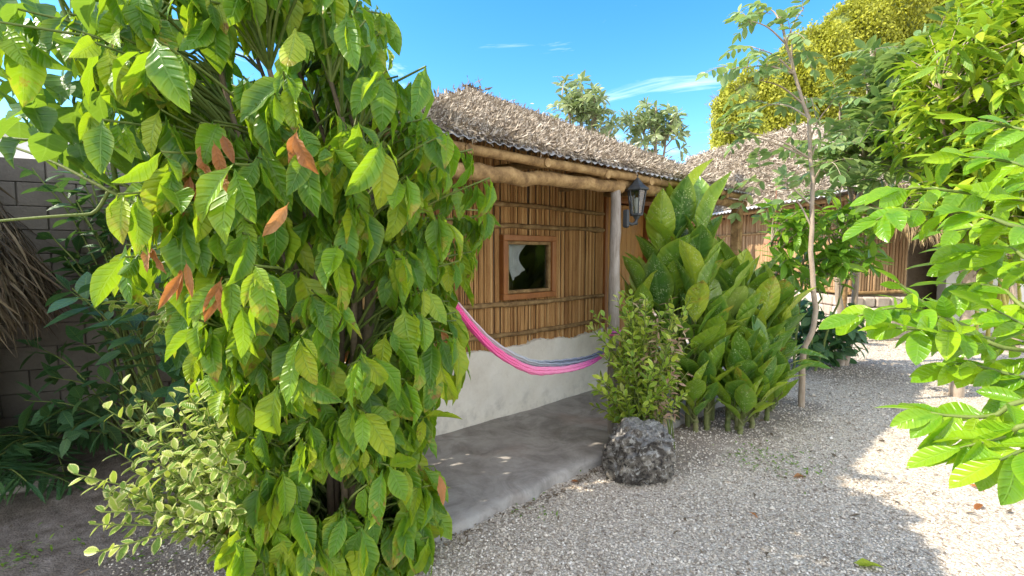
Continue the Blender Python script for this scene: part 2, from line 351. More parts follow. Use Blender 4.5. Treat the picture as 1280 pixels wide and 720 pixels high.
M['thatch'] = surf_mat('dry_thatch', [(0, (.12, .092, .068)), (.3, (.27, .215, .16)), (.6, (.44, .37, .29)), (.85, (.62, .55, .45)), (1, (.80, .74, .64))], rough=.75, nscale=3, rndmix=.72, bstr=.3, spec=.35)
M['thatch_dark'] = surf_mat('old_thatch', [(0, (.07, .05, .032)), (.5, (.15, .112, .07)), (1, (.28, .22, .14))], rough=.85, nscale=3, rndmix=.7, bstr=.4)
M['straw'] = surf_mat('straw_fringe', [(0, (.16, .11, .06)), (.5, (.36, .26, .13)), (1, (.52, .40, .22))], rough=.8, nscale=3, rndmix=.7)
M['tin'] = surf_mat('corrugated_sheet', [(0, (.36, .35, .34)), (.6, (.52, .52, .52)), (1, (.64, .64, .65))], rough=.5, nscale=4, rndmix=.1, bstr=.1, spec=.5)
M['iron'] = surf_mat('black_iron', [(0, (.012, .014, .016)), (1, (.05, .055, .06))], rough=.5, nscale=12, bstr=.2, spec=.5)
def plinth_extra(n, c):
    g = n.nodes.new('ShaderNodeNewGeometry'); sx = n.nodes.new('ShaderNodeSeparateXYZ'); n.links.new(g.outputs['Position'], sx.inputs[0])
    st = math_(n, 'MULTIPLY', maprange(n, noise(n, 4.5, 5, .65), .48, .68), maprange(n, sx.outputs[2], .42, .1))
    c = mixc(n, math_(n, 'MULTIPLY', st, .5), c, (.27, .245, .21))
    return mixc(n, math_(n, 'MULTIPLY', maprange(n, noise(n, 22, 5, .7), .6, .72), .25), c, (.40, .37, .32))
M['plaster'] = surf_mat('lime_plaster', [(0, (.66, .60, .51)), (.5, (.78, .73, .64)), (1, (.84, .80, .73))], rough=.9, nscale=2.2, rndmix=.05, bstr=.35, bdist=.012, fine=35, extra=plinth_extra)
def conc_extra(n, c):
    a = noise(n, 2.6, 7, .7, dist=2.2, sc3=(1, 1.0, 1)); b = noise(n, .9, 4, .5, dist=1.0)
    c = mixc(n, math_(n, 'MULTIPLY', maprange(n, a, .46, .62), .42), c, (.095, .082, .072))
    c = mixc(n, math_(n, 'MULTIPLY', maprange(n, b, .5, .7), .45), c, (.42, .39, .37))
    return mixc(n, math_(n, 'MULTIPLY', maprange(n, noise(n, 1.3, 3), .56, .68), .35), c, (.34, .21, .15))
M['concrete'] = surf_mat('trowelled_concrete', [(0, (.20, .18, .16)), (.5, (.32, .295, .27)), (1, (.42, .395, .37))], rough=.7, nscale=3.5, rndmix=0, bstr=.2, fine=40, extra=conc_extra, spec=.4)
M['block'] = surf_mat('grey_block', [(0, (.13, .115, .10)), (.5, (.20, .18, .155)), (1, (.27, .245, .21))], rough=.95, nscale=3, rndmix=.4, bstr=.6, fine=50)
M['white_wall'] = surf_mat('white_render', [(0, (.66, .64, .60)), (1, (.80, .79, .76))], rough=.9, nscale=2, rndmix=.1, bstr=.1)
M['pinkstone'] = surf_mat('pale_stone', [(0, (.32, .25, .2)), (.5, (.48, .40, .34)), (1, (.62, .55, .48))], rough=.95, nscale=6, rndmix=.5, bstr=.7)
M['terracotta'] = surf_mat('terracotta', [(0, (.36, .15, .08)), (1, (.52, .25, .15))], rough=.8, nscale=8)
M['bamboo'] = surf_mat('yellow_bamboo', [(0, (.35, .36, .06)), (.6, (.52, .46, .10)), (1, (.62, .52, .2))], rough=.4, nscale=6, nsc3=(1, 1, 3))

# ------------------------------------------------------------------ ground
def gravel_mat(name, ground=True):
    m, n, out = newmat(name); tc = n.nodes.new('ShaderNodeTexCoord').outputs['Object']
    s, t, r = leafattr(n)
    bs = nd(n, 'BsdfPrincipled', Roughness=.85); bs.inputs['Specular IOR Level'].default_value = .3
    stops = [(0, (.18, .145, .115)), (.18, (.38, .32, .255)), (.5, (.57, .495, .41)), (.85, (.70, .63, .54)), (1, (.80, .75, .68))]
    if ground:
        vo = nd(n, 'TexVoronoi', Scale=75.0); n.links.new(tc, vo.inputs['Vector'])
        v2 = nd(n, 'TexVoronoi', Scale=140.0); n.links.new(tc, v2.inputs['Vector'])
        sx = n.nodes.new('ShaderNodeSeparateColor'); n.links.new(vo.outputs['Color'], sx.inputs[0])
        f = math_(n, 'ADD', math_(n, 'MULTIPLY', sx.outputs[0], .75), math_(n, 'MULTIPLY', noise(n, 1.3, 5, .6, vec=tc), .3), True)
        c = ramp(n, f, stops)
        gap = maprange(n, vo.outputs['Distance'], .42, .75)
        c = mixc(n, math_(n, 'MULTIPLY', gap, .55), c, (.20, .17, .145))
        h = math_(n, 'SUBTRACT', 1.0, math_(n, 'ADD', vo.outputs['Distance'], math_(n, 'MULTIPLY', v2.outputs['Distance'], .4)))
        # bare earth under the bushes on the left
        sp = n.nodes.new('ShaderNodeSeparateXYZ'); n.links.new(tc, sp.inputs[0])
        e = math_(n, 'SUBTRACT', math_(n, 'MULTIPLY', noise(n, 2.2, 6, .65, vec=tc), 1.6), math_(n, 'ADD', math_(n, 'MULTIPLY', sp.outputs[0], .9), math_(n, 'MULTIPLY', sp.outputs[1], .0)))
        e = maprange(n, e, 1.7, 2.5)
        for (ex, ey, er) in ((1.85, 4.55, .75), (2.5, 4.8, .6), (1.25, 3.9, .55), (4.3, 6.9, 1.2), (3.0, 5.0, .35)):
            vd = n.nodes.new('ShaderNodeVectorMath'); vd.operation = 'DISTANCE'; n.links.new(tc, vd.inputs[0]); vd.inputs[1].default_value = (ex, ey, 0)
            e = math_(n, 'MAXIMUM', e, math_(n, 'MULTIPLY', maprange(n, math_(n, 'ADD', math_(n, 'DIVIDE', vd.outputs['Value'], er), noise(n, 5, 4, .6, vec=tc)), 1.6, 1.15), .75))
        ec = ramp(n, noise(n, 9, 7, .7, vec=tc), [(.25, (.07, .052, .04)), (.5, (.20, .165, .14)), (.75, (.36, .31, .275))])
        c = mixc(n, e, c, ec)
        # trodden dust and leaf crumbs
        du = maprange(n, noise(n, .8, 5, .6, vec=tc), .55, .75)
        c = mixc(n, math_(n, 'MULTIPLY', du, .4), c, (.40, .325, .26))
        cr = maprange(n, noise(n, 38, 3, .6, vec=tc), .70, .76)
        c = mixc(n, math_(n, 'MULTIPLY', cr, .6), c, (.16, .12, .08))
        n.links.new(bump(n, math_(n, 'ADD', h, math_(n, 'MULTIPLY', noise(n, 3, 4, vec=tc), .6)), .7, .008), bs.inputs['Normal'])
    else:
        c = ramp(n, r, stops)
    n.links.new(c, bs.inputs['Base Color']); n.links.new(bs.outputs[0], out.inputs[0]); return m
def gz(x, y):                                     # slight unevenness of the yard
    return 0.014 * np.sin(x * 1.7 + .4) * np.sin(y * 1.3) + .007 * np.sin(x * 4.1 + y * 3.3)
mb = MB()
gx = np.concatenate([[-900, -200, -60, -20], np.linspace(-9, 14, 140), [30, 80, 250, 900]]); gy = np.concatenate([[-900, -100, -20], np.linspace(-4, 22, 150), [40, 120, 400, 1500]])
X, Y = np.meshgrid(gx, gy, indexing='ij'); mb.grid(np.stack([X, Y, gz(X, Y)], -1))
tag(mb.build('ground', gravel_mat('gravel_ground')), kind='structure')
# loose stones on the surface
N = 90000
yy = 1.9 + (rng.random(N) ** 1.7) * 7.5; xx = -2.2 + rng.random(N) * 1.0 + rng.random(N) * (yy * .95 + 2.0)
u_ = xx * HD[0] + yy * HD[1]; v_ = xx * HN[0] + yy * HN[1]
keep = ~((v_ > 2.15) & (u_ > .7) & (u_ < 5.9)); xx, yy = xx[keep], yy[keep]; n_ = len(xx)
sz = (.0035 + .0055 * rng.random(n_) ** 2.0) * (1 + .07 * (yy - 2)); sz[rng.random(n_) < .006] *= 2.0
oc = np.array([[1, 0, 0], [0, 1, 0], [-1, 0, 0], [0, -1, 0], [0, 0, 1], [0, 0, -1.0]])
V = oc[None] * (.7 + .6 * rng.random((n_, 6, 1))); a_ = rng.random(n_) * 6.28
cs, sn = np.cos(a_)[:, None], np.sin(a_)[:, None]
V = np.stack([V[..., 0] * cs * 1.15 - V[..., 1] * sn, V[..., 0] * sn * 1.15 + V[..., 1] * cs, V[..., 2] * .75], -1) * sz[:, None, None] + np.stack([xx, yy, gz(xx, yy) + sz * .4], -1)[:, None]
fo = np.array([[0, 1, 4], [1, 2, 4], [2, 3, 4], [3, 0, 4], [1, 0, 5], [2, 1, 5], [3, 2, 5], [0, 3, 5]])
mb = MB(); A = np.zeros((n_, 6, 3)); A[..., 2] = rng.random(n_)[:, None]
mb.add(V.reshape(-1, 3), (fo[None] + (np.arange(n_) * 6)[:, None, None]).reshape(-1, 3), A.reshape(-1, 3), False)
tag(mb.build('gravel', gravel_mat('gravel_stones', False)), 'loose pale limestone gravel spread over the yard', 'gravel', kind='stuff')

# porch slab
mb = MB()
us = np.linspace(.75, 5.75, 90); ed = 2.2 + .018 * np.sin(us * 3.1) + .01 * np.sin(us * 11) + rng.normal(size=90) * .006
TOPZ = .06
rows = []
for k, (dv, z) in enumerate([(-.025, -.06), (-.008, .03), (.0, .048), (.02, TOPZ)]): rows.append(np.array([W(u, e + dv + (rng.normal() * .008 if k < 2 else 0), z) for u, e in zip(us, ed)]))
for v in np.linspace(2.3, 3.5, 10): rows.append(np.array([W(u, v, TOPZ) for u in us]))
mb.grid(np.array(rows))
mb.grid(np.array([[W(.75, 2.2, -.06), W(.75, 3.5, -.06)], [W(.75, 2.2, TOPZ), W(.75, 3.5, TOPZ)]]), smooth=False)
tag(mb.build('porch_floor', M['concrete']), kind='structure')
# bricks of a darker course half buried at the porch edge -> strip of earth
# ------------------------------------------------------------------ near hut
ZE, SL, U0, U1, V0 = 2.275, .535, 1.2, 5.85, 2.3
HALF = (U1 - U0) / 2; UC, VC = (U0 + U1) / 2, V0 + HALF
APEX = W(UC, VC, ZE + SL * HALF)
VW = 3.40
hut = thing('palm_hut', W(3.5, 4.2, 0), 'palm thatched cabin with stick walls, white plinth and small framed window behind the porch', 'hut')
HX = np.array([HD, HN, UP])
def hut_corners(z=ZE, out=0.0): return [W(U0 - out, V0 - out, z), W(U1 + out, V0 - out, z), W(U1 + out, V0 + 2 * HALF + out, z), W(U0 - out, V0 + 2 * HALF + out, z)]
def corrugated(mb, A, B, inw, up, depth, wave=.007, pitch=.078, sag=0.0, inset=1.0):
    ln = np.linalg.norm(B - A); k = int(ln / pitch * 8); d = (B - A) / ln; rows = []
    for b in np.linspace(0, 1, 6):
        s0 = depth * b * inset; s = np.linspace(s0, ln - s0, k)
        ph = np.sin(s * 2 * math.pi / pitch) * wave - sag * np.sin(np.pi * s / ln)
        rows.append(A + d * s[:, None] + inw * (depth * b) + UP * (up * depth * b) + ph[:, None] * UP)
    rows = np.array(rows); mb.grid(rows); mb.grid(rows[:, ::-1] - UP * .002)
def shards(mb, tri, density, Lr=(.05, .14), Wr=(.012, .035), lift=.05, down=None, thick=.0, rndr=(0, 1), spread=.5, drop=None):
    a, b, c = [np.asarray(q, float) for q in tri]; nr = np.cross(b - a, c - a); ar = np.linalg.norm(nr) / 2; nr = nr / (2 * ar)
    if nr[2] < 0: nr = -nr
    n = int(ar * density)
    r1, r2 = np.sqrt(rng.random(n)), rng.random(n)
    P = a * (1 - r1)[:, None] + b * (r1 * (1 - r2))[:, None] + c * (r1 * r2)[:, None]
    dn = unit(np.array([nr[0], nr[1], 0]) * 1.0 - UP * math.hypot(nr[0], nr[1]) / max(nr[2], .05) * 1.0) if down is None else down
    dn = dn - nr * np.dot(dn, nr); dn = unit(dn)
    D = unit(dn + rng.normal(size=(n, 3)) * spread + nr * rng.normal(size=(n, 1)) * .18 + nr * .12)
    Nn = unit(nr + rng.normal(size=(n, 3)) * .45)
    P = P + nr * (thick + lift * rng.random(n)[:, None] ** 1.5)
    leaves(mb, P, D, Nn, rng.uniform(*Lr, n), rng.uniform(*Wr, n), STRAP, 2, 2, rng.normal(size=n) * .5, rng.uniform(-.5, .6, n), 0, rng.uniform(*rndr, n))
cor = hut_corners()
mb = MB(); inws = [HN, -HD, -HN, HD]
for k in range(4): corrugated(mb, cor[k], cor[(k + 1) % 4], inws[k], SL, .55)
roof_sheet = None
th = MB()
cu = hut_corners(ZE + .02, -.04); ap = APEX - UP * .07
for k in range(4):
    A_, B_ = cu[k], cu[(k + 1) % 4]; rows = []
    for b in np.linspace(0, 1, 34):
        a = np.linspace(0, 1, 60)[:, None]; r_ = (A_ * (1 - a) + B_ * a) * (1 - b) + ap * b
        r_ = r_ + UP * (.015 * rng.normal(size=(60, 1)) + .01 * math.sin(math.pi * min(b * 1.3, 1)))
        rows.append(r_)
    th.grid(np.array(rows))
    shards(th, (A_, B_, ap + UP * .03), 7000 if k == 0 else 4500 if k in (1, 3) else 800, (.022, .075), (.006, .016), .03, thick=.015, spread=.75)
for k in range(4):                                 # ragged thatch along each hip and a thin lip at the eave
    A_ = cu[k]; n = 500; tt = rng.random(n)[:, None]
    P = A_ * (1 - tt) + (ap + UP * .02) * tt + rng.normal(size=(n, 3)) * .04
    leaves(th, P + UP * .02, unit(rng.normal(size=(n, 3)) + unit(A_ - ap) * .8), UP + rng.normal(size=(n, 3)) * .4, rng.uniform(.03, .09, n), rng.uniform(.008, .02, n), STRAP, 2, 2, rng.normal(size=n) * .5, .2)
    B_ = cu[(k + 1) % 4]; n = 700; tt = rng.random(n)[:, None]; outw = -inws[k]
    P = A_ * (1 - tt) + B_ * tt + UP * rng.uniform(0, .05, (n, 1)); 
    leaves(th, P, unit(outw + rng.normal(size=(n, 3)) * .6 - UP * .25), UP + rng.normal(size=(n, 3)) * .3, rng.uniform(.03, .07, n), rng.uniform(.01, .03, n), STRAP, 2, 2, .2, .2)
roof = th.build('roof', M['thatch'], hut)
mb.build('corrugated_sheet', M['tin'], roof)
mb = MB(); n = 60                                  # tied tuft at the peak
leaves(mb, ap + rng.normal(size=(n, 3)) * .06 + UP * .05, unit(rng.normal(size=(n, 3)) + UP * .25), rdir(n), rng.uniform(.06, .13, n), .035, STRAP, 2, 2, .5, .3)
mb.tube([ap - UP * .05, ap + UP * .06, ap + UP * .10], [.08, .07, .03], 8)
mb.build('ridge_cap', M['thatch_dark'], roof)
# walls
def sticks(mb, Pa, Pb, z0, z1, skip=None, r=.0112, gap=.0240, zj=.03, outw=None):
    ln = np.linalg.norm(Pb - Pa); d = (Pb - Pa) / ln; s = 0.0; ow = outw if outw is not None else np.cross(d, UP)
    while s < ln:
        rr = r * rng.uniform(.75, 1.2); p = Pa + d * s + ow * rng.normal() * .006; lo = z0 + rng.normal() * zj * .5; hi = z1 + rng.normal() * zj
        segs = [(lo, hi)]
        if skip and skip[0] < s < skip[1]: segs = [(lo, skip[2] - .0), (skip[3], hi)]
        rd = float(np.clip(rng.beta(2, 2), 0, 1))
        for a, b in segs:
            if b - a < .03: continue
            lean = d * rng.normal() * .006
            mb.tube([p + UP * a, p + UP * (a + b) / 2 + ow * rng.normal() * .003 + lean * .5, p + UP * b + lean], rr, 6, rd)
        s += gap * rng.uniform(.85, 1.15) * (rr / r) ** .5
UL, UR = 1.6, 4.43
WIN = (2.93, 3.56, 1.20, 1.74)
wall = MB(); sticks(wall, W(UL, VW, 0), W(UR, VW, 0), .69, 2.6, (WIN[0] - UL, WIN[1] - UL, WIN[2], WIN[3]), outw=-HN)
wall_o = wall.build('stick_wall', M['stick'], hut)
bk = MB(); bk.box(W((UL + WIN[0]) / 2, VW + .05, 1.6), (WIN[0] - UL, .03, 2.1), HX); bk.box(W((UR + WIN[1]) / 2, VW + .05, 1.6), (UR - WIN[1], .03, 2.1), HX)
bk.box(W((WIN[0] + WIN[1]) / 2, VW + .05, (WIN[2] + .6) / 2), (WIN[1] - WIN[0], .03, WIN[2] - .6), HX); bk.box(W((WIN[0] + WIN[1]) / 2, VW + .05, (WIN[3] + 2.65) / 2), (WIN[1] - WIN[0], .03, 2.65 - WIN[3]), HX)
# the other three sides
bk.box(W(UL, 4.75, 1.35), (.04, 2.7, 2.6), HX); bk.box(W(5.5, 4.9, 1.35), (.04, 2.5, 2.6), HX); bk.box(W(3.55, 6.1, 1.35), (3.9, .04, 2.6), HX); bk.box(W(3.5, 4.7, .05), (4.1, 2.6, .06), HX)
bk.build('wall_lining', M['block'], hut)
mb = MB(); sticks(mb, W(UL - .04, VW, 0), W(UL - .04, 6.1, 0), .69, 2.5, r=.02, gap=.042, outw=-HD); mb.build('side_wall', M['stick'], hut)
mb = MB(); sticks(mb, W(5.54, 3.6, 0), W(5.54, 6.1, 0), .69, 2.5, r=.02, gap=.042, outw=HD); mb.build('side_wall', M['stick'], hut)
mb = MB()
for z, r in ((2.045, .020), (1.865, .024), (1.125, .024), (.845, .024)):
    p = curve([W(UL, VW - .03, z + rng.normal() * .008), W(2.5, VW - .03, z + rng.normal() * .01), W(3.4, VW - .03, z + rng.normal() * .01), W(UR - .01, VW - .03, z)], 24)
    if z < 1.9 or True: mb.tube(p + rng.normal(size=p.shape) * .002, r * (1 + .12 * rng.normal(size=24)), 8, rnd=.55)
mb.build('wall_rail', M['log'], hut)
# plinth of rough white plaster
a = np.linspace(UL - .05, 4.55, 110); zz = np.linspace(.03, .74, 16); Ug, Zg = np.meshgrid(a, zz, indexing='ij')
def plv(u, z): return VW - .035 - .018 * np.sin(u * 2.3) * (1 - z) + .008 * np.sin(u * 7 + z * 9) + .004 * np.sin(u * 19 - z * 23)
top = .715 + .018 * np.sin(a * 6) + .01 * np.sin(a * 17 + 1) + rng.normal(size=110) * .004
Zg = .03 + (Zg - .03) / (.74 - .03) * (top[:, None] - .03)
P = Ug[..., None] * HD + plv(Ug, Zg)[..., None] * HN + Zg[..., None] * UP
mb = MB(); mb.grid(P); T = np.stack([P[:, -1], P[:, -1] + HN * .03 + UP * .008, P[:, -1] + HN * .12], 1); mb.grid(T)
mb.box(W(UL - .05, 4.75, .38), (.06, 2.7, .7), HX); mb.box(W(5.55, 4.9, .38), (.06, 2.5, .7), HX)
mb.build('plinth', M['plaster'], hut)
# corner trim, door
mb = MB(); mb.bevbox(W(UR + .03, VW - .02, 1.68), (.05, .06, 2.0), HX, .006); mb.build('corner_trim', M['varnish'], hut)
mb = MB(); mb.box(W(4.57, VW + .02, 1.35), (.20, .03, 2.55), HX, rnd=.7); mb.box(W(5.45, VW + .02, 1.35), (.14, .03, 2.55), HX, rnd=.5); mb.box(W(5.0, VW + .02, 2.42), (.74, .03, .42), HX, rnd=.6); mb.build('wall_board', M['door'], hut)
mb = MB()
for k in range(7): mb.bevbox(W(4.725 + k * .09, VW + .045, 1.14), (.088, .03, 2.08), HX, .005)
door = mb.build('door', M['door'], hut)
mb = MB(); 
for u in (4.68, 5.345): mb.bevbox(W(u, VW, 1.16), (.06, .09, 2.16), HX, .006)
mb.bevbox(W(5.012, VW, 2.225), (.725, .09, .06), HX, .006); mb.build('frame', M['varnish'], door)
mb = MB(); mb.lathe([(0, 0), (.022, .004), (.026, .02), (.012, .03), (.012, .05)], W(5.25, VW - .02, 1.05), 12, np.array([HD, UP, HN])); mb.build('handle', M['iron'], door)
# window
def frame(mb, u0, u1, z0, z1, wd, v, th, b=.005):
    mb.bevbox(W((u0 + u1) / 2, v, z1 - wd / 2), (u1 - u0, th, wd), HX, b); mb.bevbox(W((u0 + u1) / 2, v, z0 + wd / 2), (u1 - u0, th, wd), HX, b)
    mb.bevbox(W(u0 + wd / 2, v, (z0 + z1) / 2), (wd, th, z1 - z0 - 2 * wd), HX, b); mb.bevbox(W(u1 - wd / 2, v, (z0 + z1) / 2), (wd, th, z1 - z0 - 2 * wd), HX, b)
mb = MB(); frame(mb, 2.89, 3.60, 1.165, 1.775, .055, VW - .035, .07); win = mb.build('window', M['varnish'], hut)
mb = MB(); frame(mb, 2.947, 3.543, 1.222, 1.718, .032, VW - .02, .05); mb.build('sash', M['log'], win)
gm, gn, go = newmat('window_glass'); g1 = nd(gn, 'BsdfGlossy', Roughness=.02); g2 = nd(gn, 'BsdfTransparent'); g2.inputs[0].default_value = (.88, .9, .9, 1)
mxs = nd(gn, 'MixShader'); mxs.inputs[0].default_value = .10; gn.links.new(g2.outputs[0], mxs.inputs[1]); gn.links.new(g1.outputs[0], mxs.inputs[2]); gn.links.new(mxs.outputs[0], go.inputs[0])
mb = MB(); mb.box(W(3.245, VW - .015, 1.47), (.535, .005, .455), HX); mb.build('pane', gm, win)
M['cloth'] = surf_mat('white_cloth', [(0, (.55, .54, .52)), (1, (.78, .77, .75))], rough=.9, nscale=9, rndmix=.1, bstr=.3)
mb = MB(); a, b = np.meshgrid(np.linspace(0, 1, 26), np.linspace(0, 1, 16), indexing='ij')
cu_u = 2.985 + a * (.30 - .17 * np.sin(b * 2.2)) + .10 * b; cz = 1.70 - b * (.36 - .1 * a) ; cv = VW + .035 + .009 * np.sin(a * 13 + b * 3 + .8) + .006 * np.sin(a * 5 - b * 7)
mb.grid(cu_u[..., None] * HD + cv[..., None] * HN + cz[..., None] * UP); mb.build('curtain', M['cloth'], win)
# timber of the porch
def log_part(name, pts, r, mat='log', n=10, rnd=None, rough=.006):
    p = curve(pts, max(8, 6 * len(pts))); mb = MB(); rr = np.broadcast_to(r, (len(p),)) * (1 + .05 * rng.normal(size=len(p)))
    mb.tube(p + rng.normal(size=p.shape) * rough, rr, n, rnd); return mb.build(name, M[mat], hut)
VB = 2.42
log_part('porch_beam', [W(1.15, VB, 2.09), W(2.2, VB, 2.115), W(3.4, VB, 2.155)], .052, rnd=.55)
log_part('porch_beam', [W(3.3, VB + .01, 2.19), W(4.5, VB + .01, 2.18), W(5.80, VB, 2.175)], .05, rnd=.6)
log_part('eave_pole', [W(1.2, 2.365, 2.235), W(3.0, 2.365, 2.235), W(4.4, 2.365, 2.24), W(5.8, 2.365, 2.25)], .033, rnd=.62, rough=.004)
for u in (1.75, 2.42, 3.10, 3.72, 4.45, 5.20): log_part('roof_joist', [W(u, 2.325, 2.225 + rng.normal() * .004), W(u, 3.45, 2.27)], .032, n=9, rough=.002)
for v in (2.75, 3.1): log_part('eave_pole', [W(1.5, v, 2.275 + SL * (v - V0) - .07), W(5.6, v, 2.275 + SL * (v - V0) - .07)], .028, n=7)
log_part('porch_post', [W(3.34, VB, .05), W(3.345, VB + .012, 1.1), W(3.335, VB, 2.14)], .044, 'greypost', n=12, rough=.003)
log_part('porch_post', [W(1.38, VB, .05), W(1.38, VB + .01, 1.1), W(1.38, VB, 2.06)], .055, 'greypost', n=12)
mb = MB(); mb.bevbox(W(5.66, VB, 1.08), (.10, .10, 2.07), HX, .01); mb.build('porch_post', M['log'], hut)

# ------------------------------------------------------------------ wall lantern on the post
lc = W(3.50, 2.33, 0)
lan = thing('wall_lantern', W(3.42, 2.36, 2.0), 'black coach lantern with clear panes fixed to the grey porch post', 'lantern')
mb = MB(); mb.bevbox(W(3.395, 2.36, 1.89), (.03, .055, .15), HX, .01); mb.build('back_plate', M['iron'], lan)
mb = MB(); mb.tube(curve([W(3.41, 2.355, 1.86), W(3.45, 2.34, 1.845), W(3.49, 2.33, 1.865), lc + UP * 1.90], 12), .013, 8); mb.build('arm', M['iron'], lan)
mb = MB()
z0, z1, r0, r1 = 1.925, 2.135, .048, .078
for k in range(6):
    a = k * math.pi / 3 + math.pi / 6; e = np.array([math.cos(a), math.sin(a), 0]); mb.tube([lc + e * r0 + UP * z0, lc + e * r1 + UP * z1], .006, 5)
mb.lathe([(0, z0 - .035), (.02, z0 - .033), (.03, z0 - .012), (r0 + .006, z0 - .006), (r0 + .008, z0 + .01), (r0 - .006, z0 + .01)], lc, 6); mb.lathe([(.008, z0 - .085), (.013, z0 - .07), (.006, z0 - .05), (.018, z0 - .035)], lc, 8)
lb = mb.build('cage', M['iron'], lan)
gm2, gn, go = newmat('lantern_glass'); g1 = nd(gn, 'BsdfGlossy', Roughness=.12); g2 = nd(gn, 'BsdfTransparent'); g2.inputs[0].default_value = (.72, .74, .72, 1); mxs = nd(gn, 'MixShader', Fac=.22)
gn.links.new(g2.outputs[0], mxs.inputs[1]); gn.links.new(g1.outputs[0], mxs.inputs[2]); gn.links.new(mxs.outputs[0], go.inputs[0])
mb = MB(); mb.lathe([(r0 - .003, z0 + .008), (r1 - .004, z1)], lc, 6); mb.build('glass', gm2, lan)
mb = MB(); mb.lathe([(r1 + .012, z1 - .012), (r1 + .022, z1 - .004), (r1 + .022, z1 + .006), (.055, z1 + .04), (.028, z1 + .075), (.02, z1 + .08), (.02, z1 + .09), (.008, z1 + .1), (.012, z1 + .112), (.004, z1 + .13), (0, z1 + .15)], lc, 6); mb.build('cap', M['iron'], lan)
mb = MB(); mb.lathe([(.012, z0 + .01), (.014, z0 + .05), (.026, z0 + .09), (.022, z0 + .13), (0, z0 + .15)], lc, 10); mb.build('bulb', M['white_wall'], lan)

# ------------------------------------------------------------------ hammock
hp = [W(1.44, 2.44, 1.72), W(1.62, 2.45, 1.42), W(1.80, 2.45, 1.19), W(2.05, 2.46, .96), W(2.35, 2.46, .79), W(2.6, 2.46, .735), W(2.85, 2.46, .715), W(3.05, 2.45, .725), W(3.2, 2.44, .765), W(3.29, 2.43, .84)]
hc = curve(hp, 90); hk = len(hc)
def hammat():
    m, n, out = newmat('woven_string'); s, t, r = leafattr(n)
    lower = ramp(n, s, [(0, (.78, .06, .27)), (.28, (.80, .085, .31)), (.45, (.76, .20, .38)), (.62, (.72, .23, .42)), (.78, (.55, .09, .38)), (1, (.45, .06, .36))])
    upper = ramp(n, s, [(0, (.78, .05, .3)), (.22, (.66, .50, .54)), (.4, (.38, .40, .42)), (.6, (.20, .24, .32)), (1, (.08, .11, .26))])
    f = maprange(n, math_(n, 'ADD', r, math_(n, 'MULTIPLY', math_(n, 'SUBTRACT', noise(n, 60, 3), .5), .2)), .56, .66)
    c = mixc(n, f, lower, upper)
    c = mixc(n, math_(n, 'MULTIPLY', maprange(n, noise(n, 130, 2), .55, .7), .35), c, (.78, .5, .62))
    b = nd(n, 'BsdfPrincipled', Roughness=.85); n.links.new(c, b.inputs['Base Color']); n.links.new(bump(n, noise(n, 160, 2), .5, .004), b.inputs['Normal']); n.links.new(b.outputs[0], out.inputs[0]); return m
M['ham'] = hammat()
hm = thing('hammock', W(2.5, 2.46, .74), 'pink and grey-blue woven string hammock slung across the porch', 'hammock')
mb = MB(); tt = np.linspace(0, 1, hk); spread = .010 + .050 * np.sin(np.clip((tt - .02) / .96, 0, 1) * math.pi) ** .7
for k in range(54):
    a = rng.random() * 6.28; q = math.sqrt(rng.random()); hgt = q * math.sin(a); wd = q * math.cos(a) * .55
    wob = np.sin(tt * 7 + rng.random() * 6) * .006 + np.sin(tt * 23 + rng.random() * 6) * .002
    P = hc + UP * (spread * hgt + wob)[:, None] + HN * (spread * wd)[:, None]
    tw = .0035 * np.sin(tt * 130 + k)                # strands zigzag through the weave
    P = P + UP * (tw * (spread / .08))[:, None]
    mb.tube(P, .0045 + .0035 * spread / .06, 5, rnd=float(np.clip(.5 + hgt * .5, 0, 1)), cap=False)
mb.build('bed', M['ham'], hm)
for e_, post, z_, r_ in ((hp[0], W(1.38, 2.42, 0), 1.80, .062), (hp[-1], W(3.34, 2.42, 0), .93, .05)):
    mb = MB()
    for k in range(9): mb.tube([e_ + rng.normal(size=3) * .008, post + unit(e_ - post - UP * z_) * r_ + UP * z_], .003, 5, rnd=.1)
    mb.tube([post + np.array([math.cos(a) * r_, math.sin(a) * r_, z_ + .004 * a - .03]) for a in np.linspace(0, 12.5, 40)], .007, 6, rnd=.1)
    mb.build('hanging_rope', M['ham'], hm)

# ------------------------------------------------------------------ pitted boulder
def rock(name, c, rad, mat, label, cat, amp=.25, sub=5, group=None):
    import bmesh
    bm = bmesh.new(); bmesh.ops.create_icosphere(bm, subdivisions=sub, radius=1.0); V = np.array([v.co[:] for v in bm.verts]); F = np.array([[v.index for v in f.verts] for f in bm.faces]); bm.free()
    from mathutils import noise as mn, Vector
    o = rng.random(3) * 20; d = np.empty(len(V))
    for i, v in enumerate(V):
        q = Vector(v + o); d[i] = 1 + amp * (.55 * mn.noise(q * 1.1) + .35 * mn.noise(q * 2.3)) - amp * .55 * max(0, mn.noise(q * 5.5)) - amp * .55 * abs(mn.noise(q * 11)) + amp * .25 * mn.noise(q * 3.5)
    B = V * np.array([1, 1, 1.0]) + .12 * np.sin(V[:, [1, 2, 0]] * 2.6 + o[:3])
    V2 = unit(B) * d[:, None]; V2 = np.clip(V2, -.93, .93) * np.asarray(rad)
    mb = MB(); mb.add(V2 + np.asarray(c), F); o = mb.build(name, mat, origin=(c[0], c[1], 0)); return tag(o, label, cat, group)
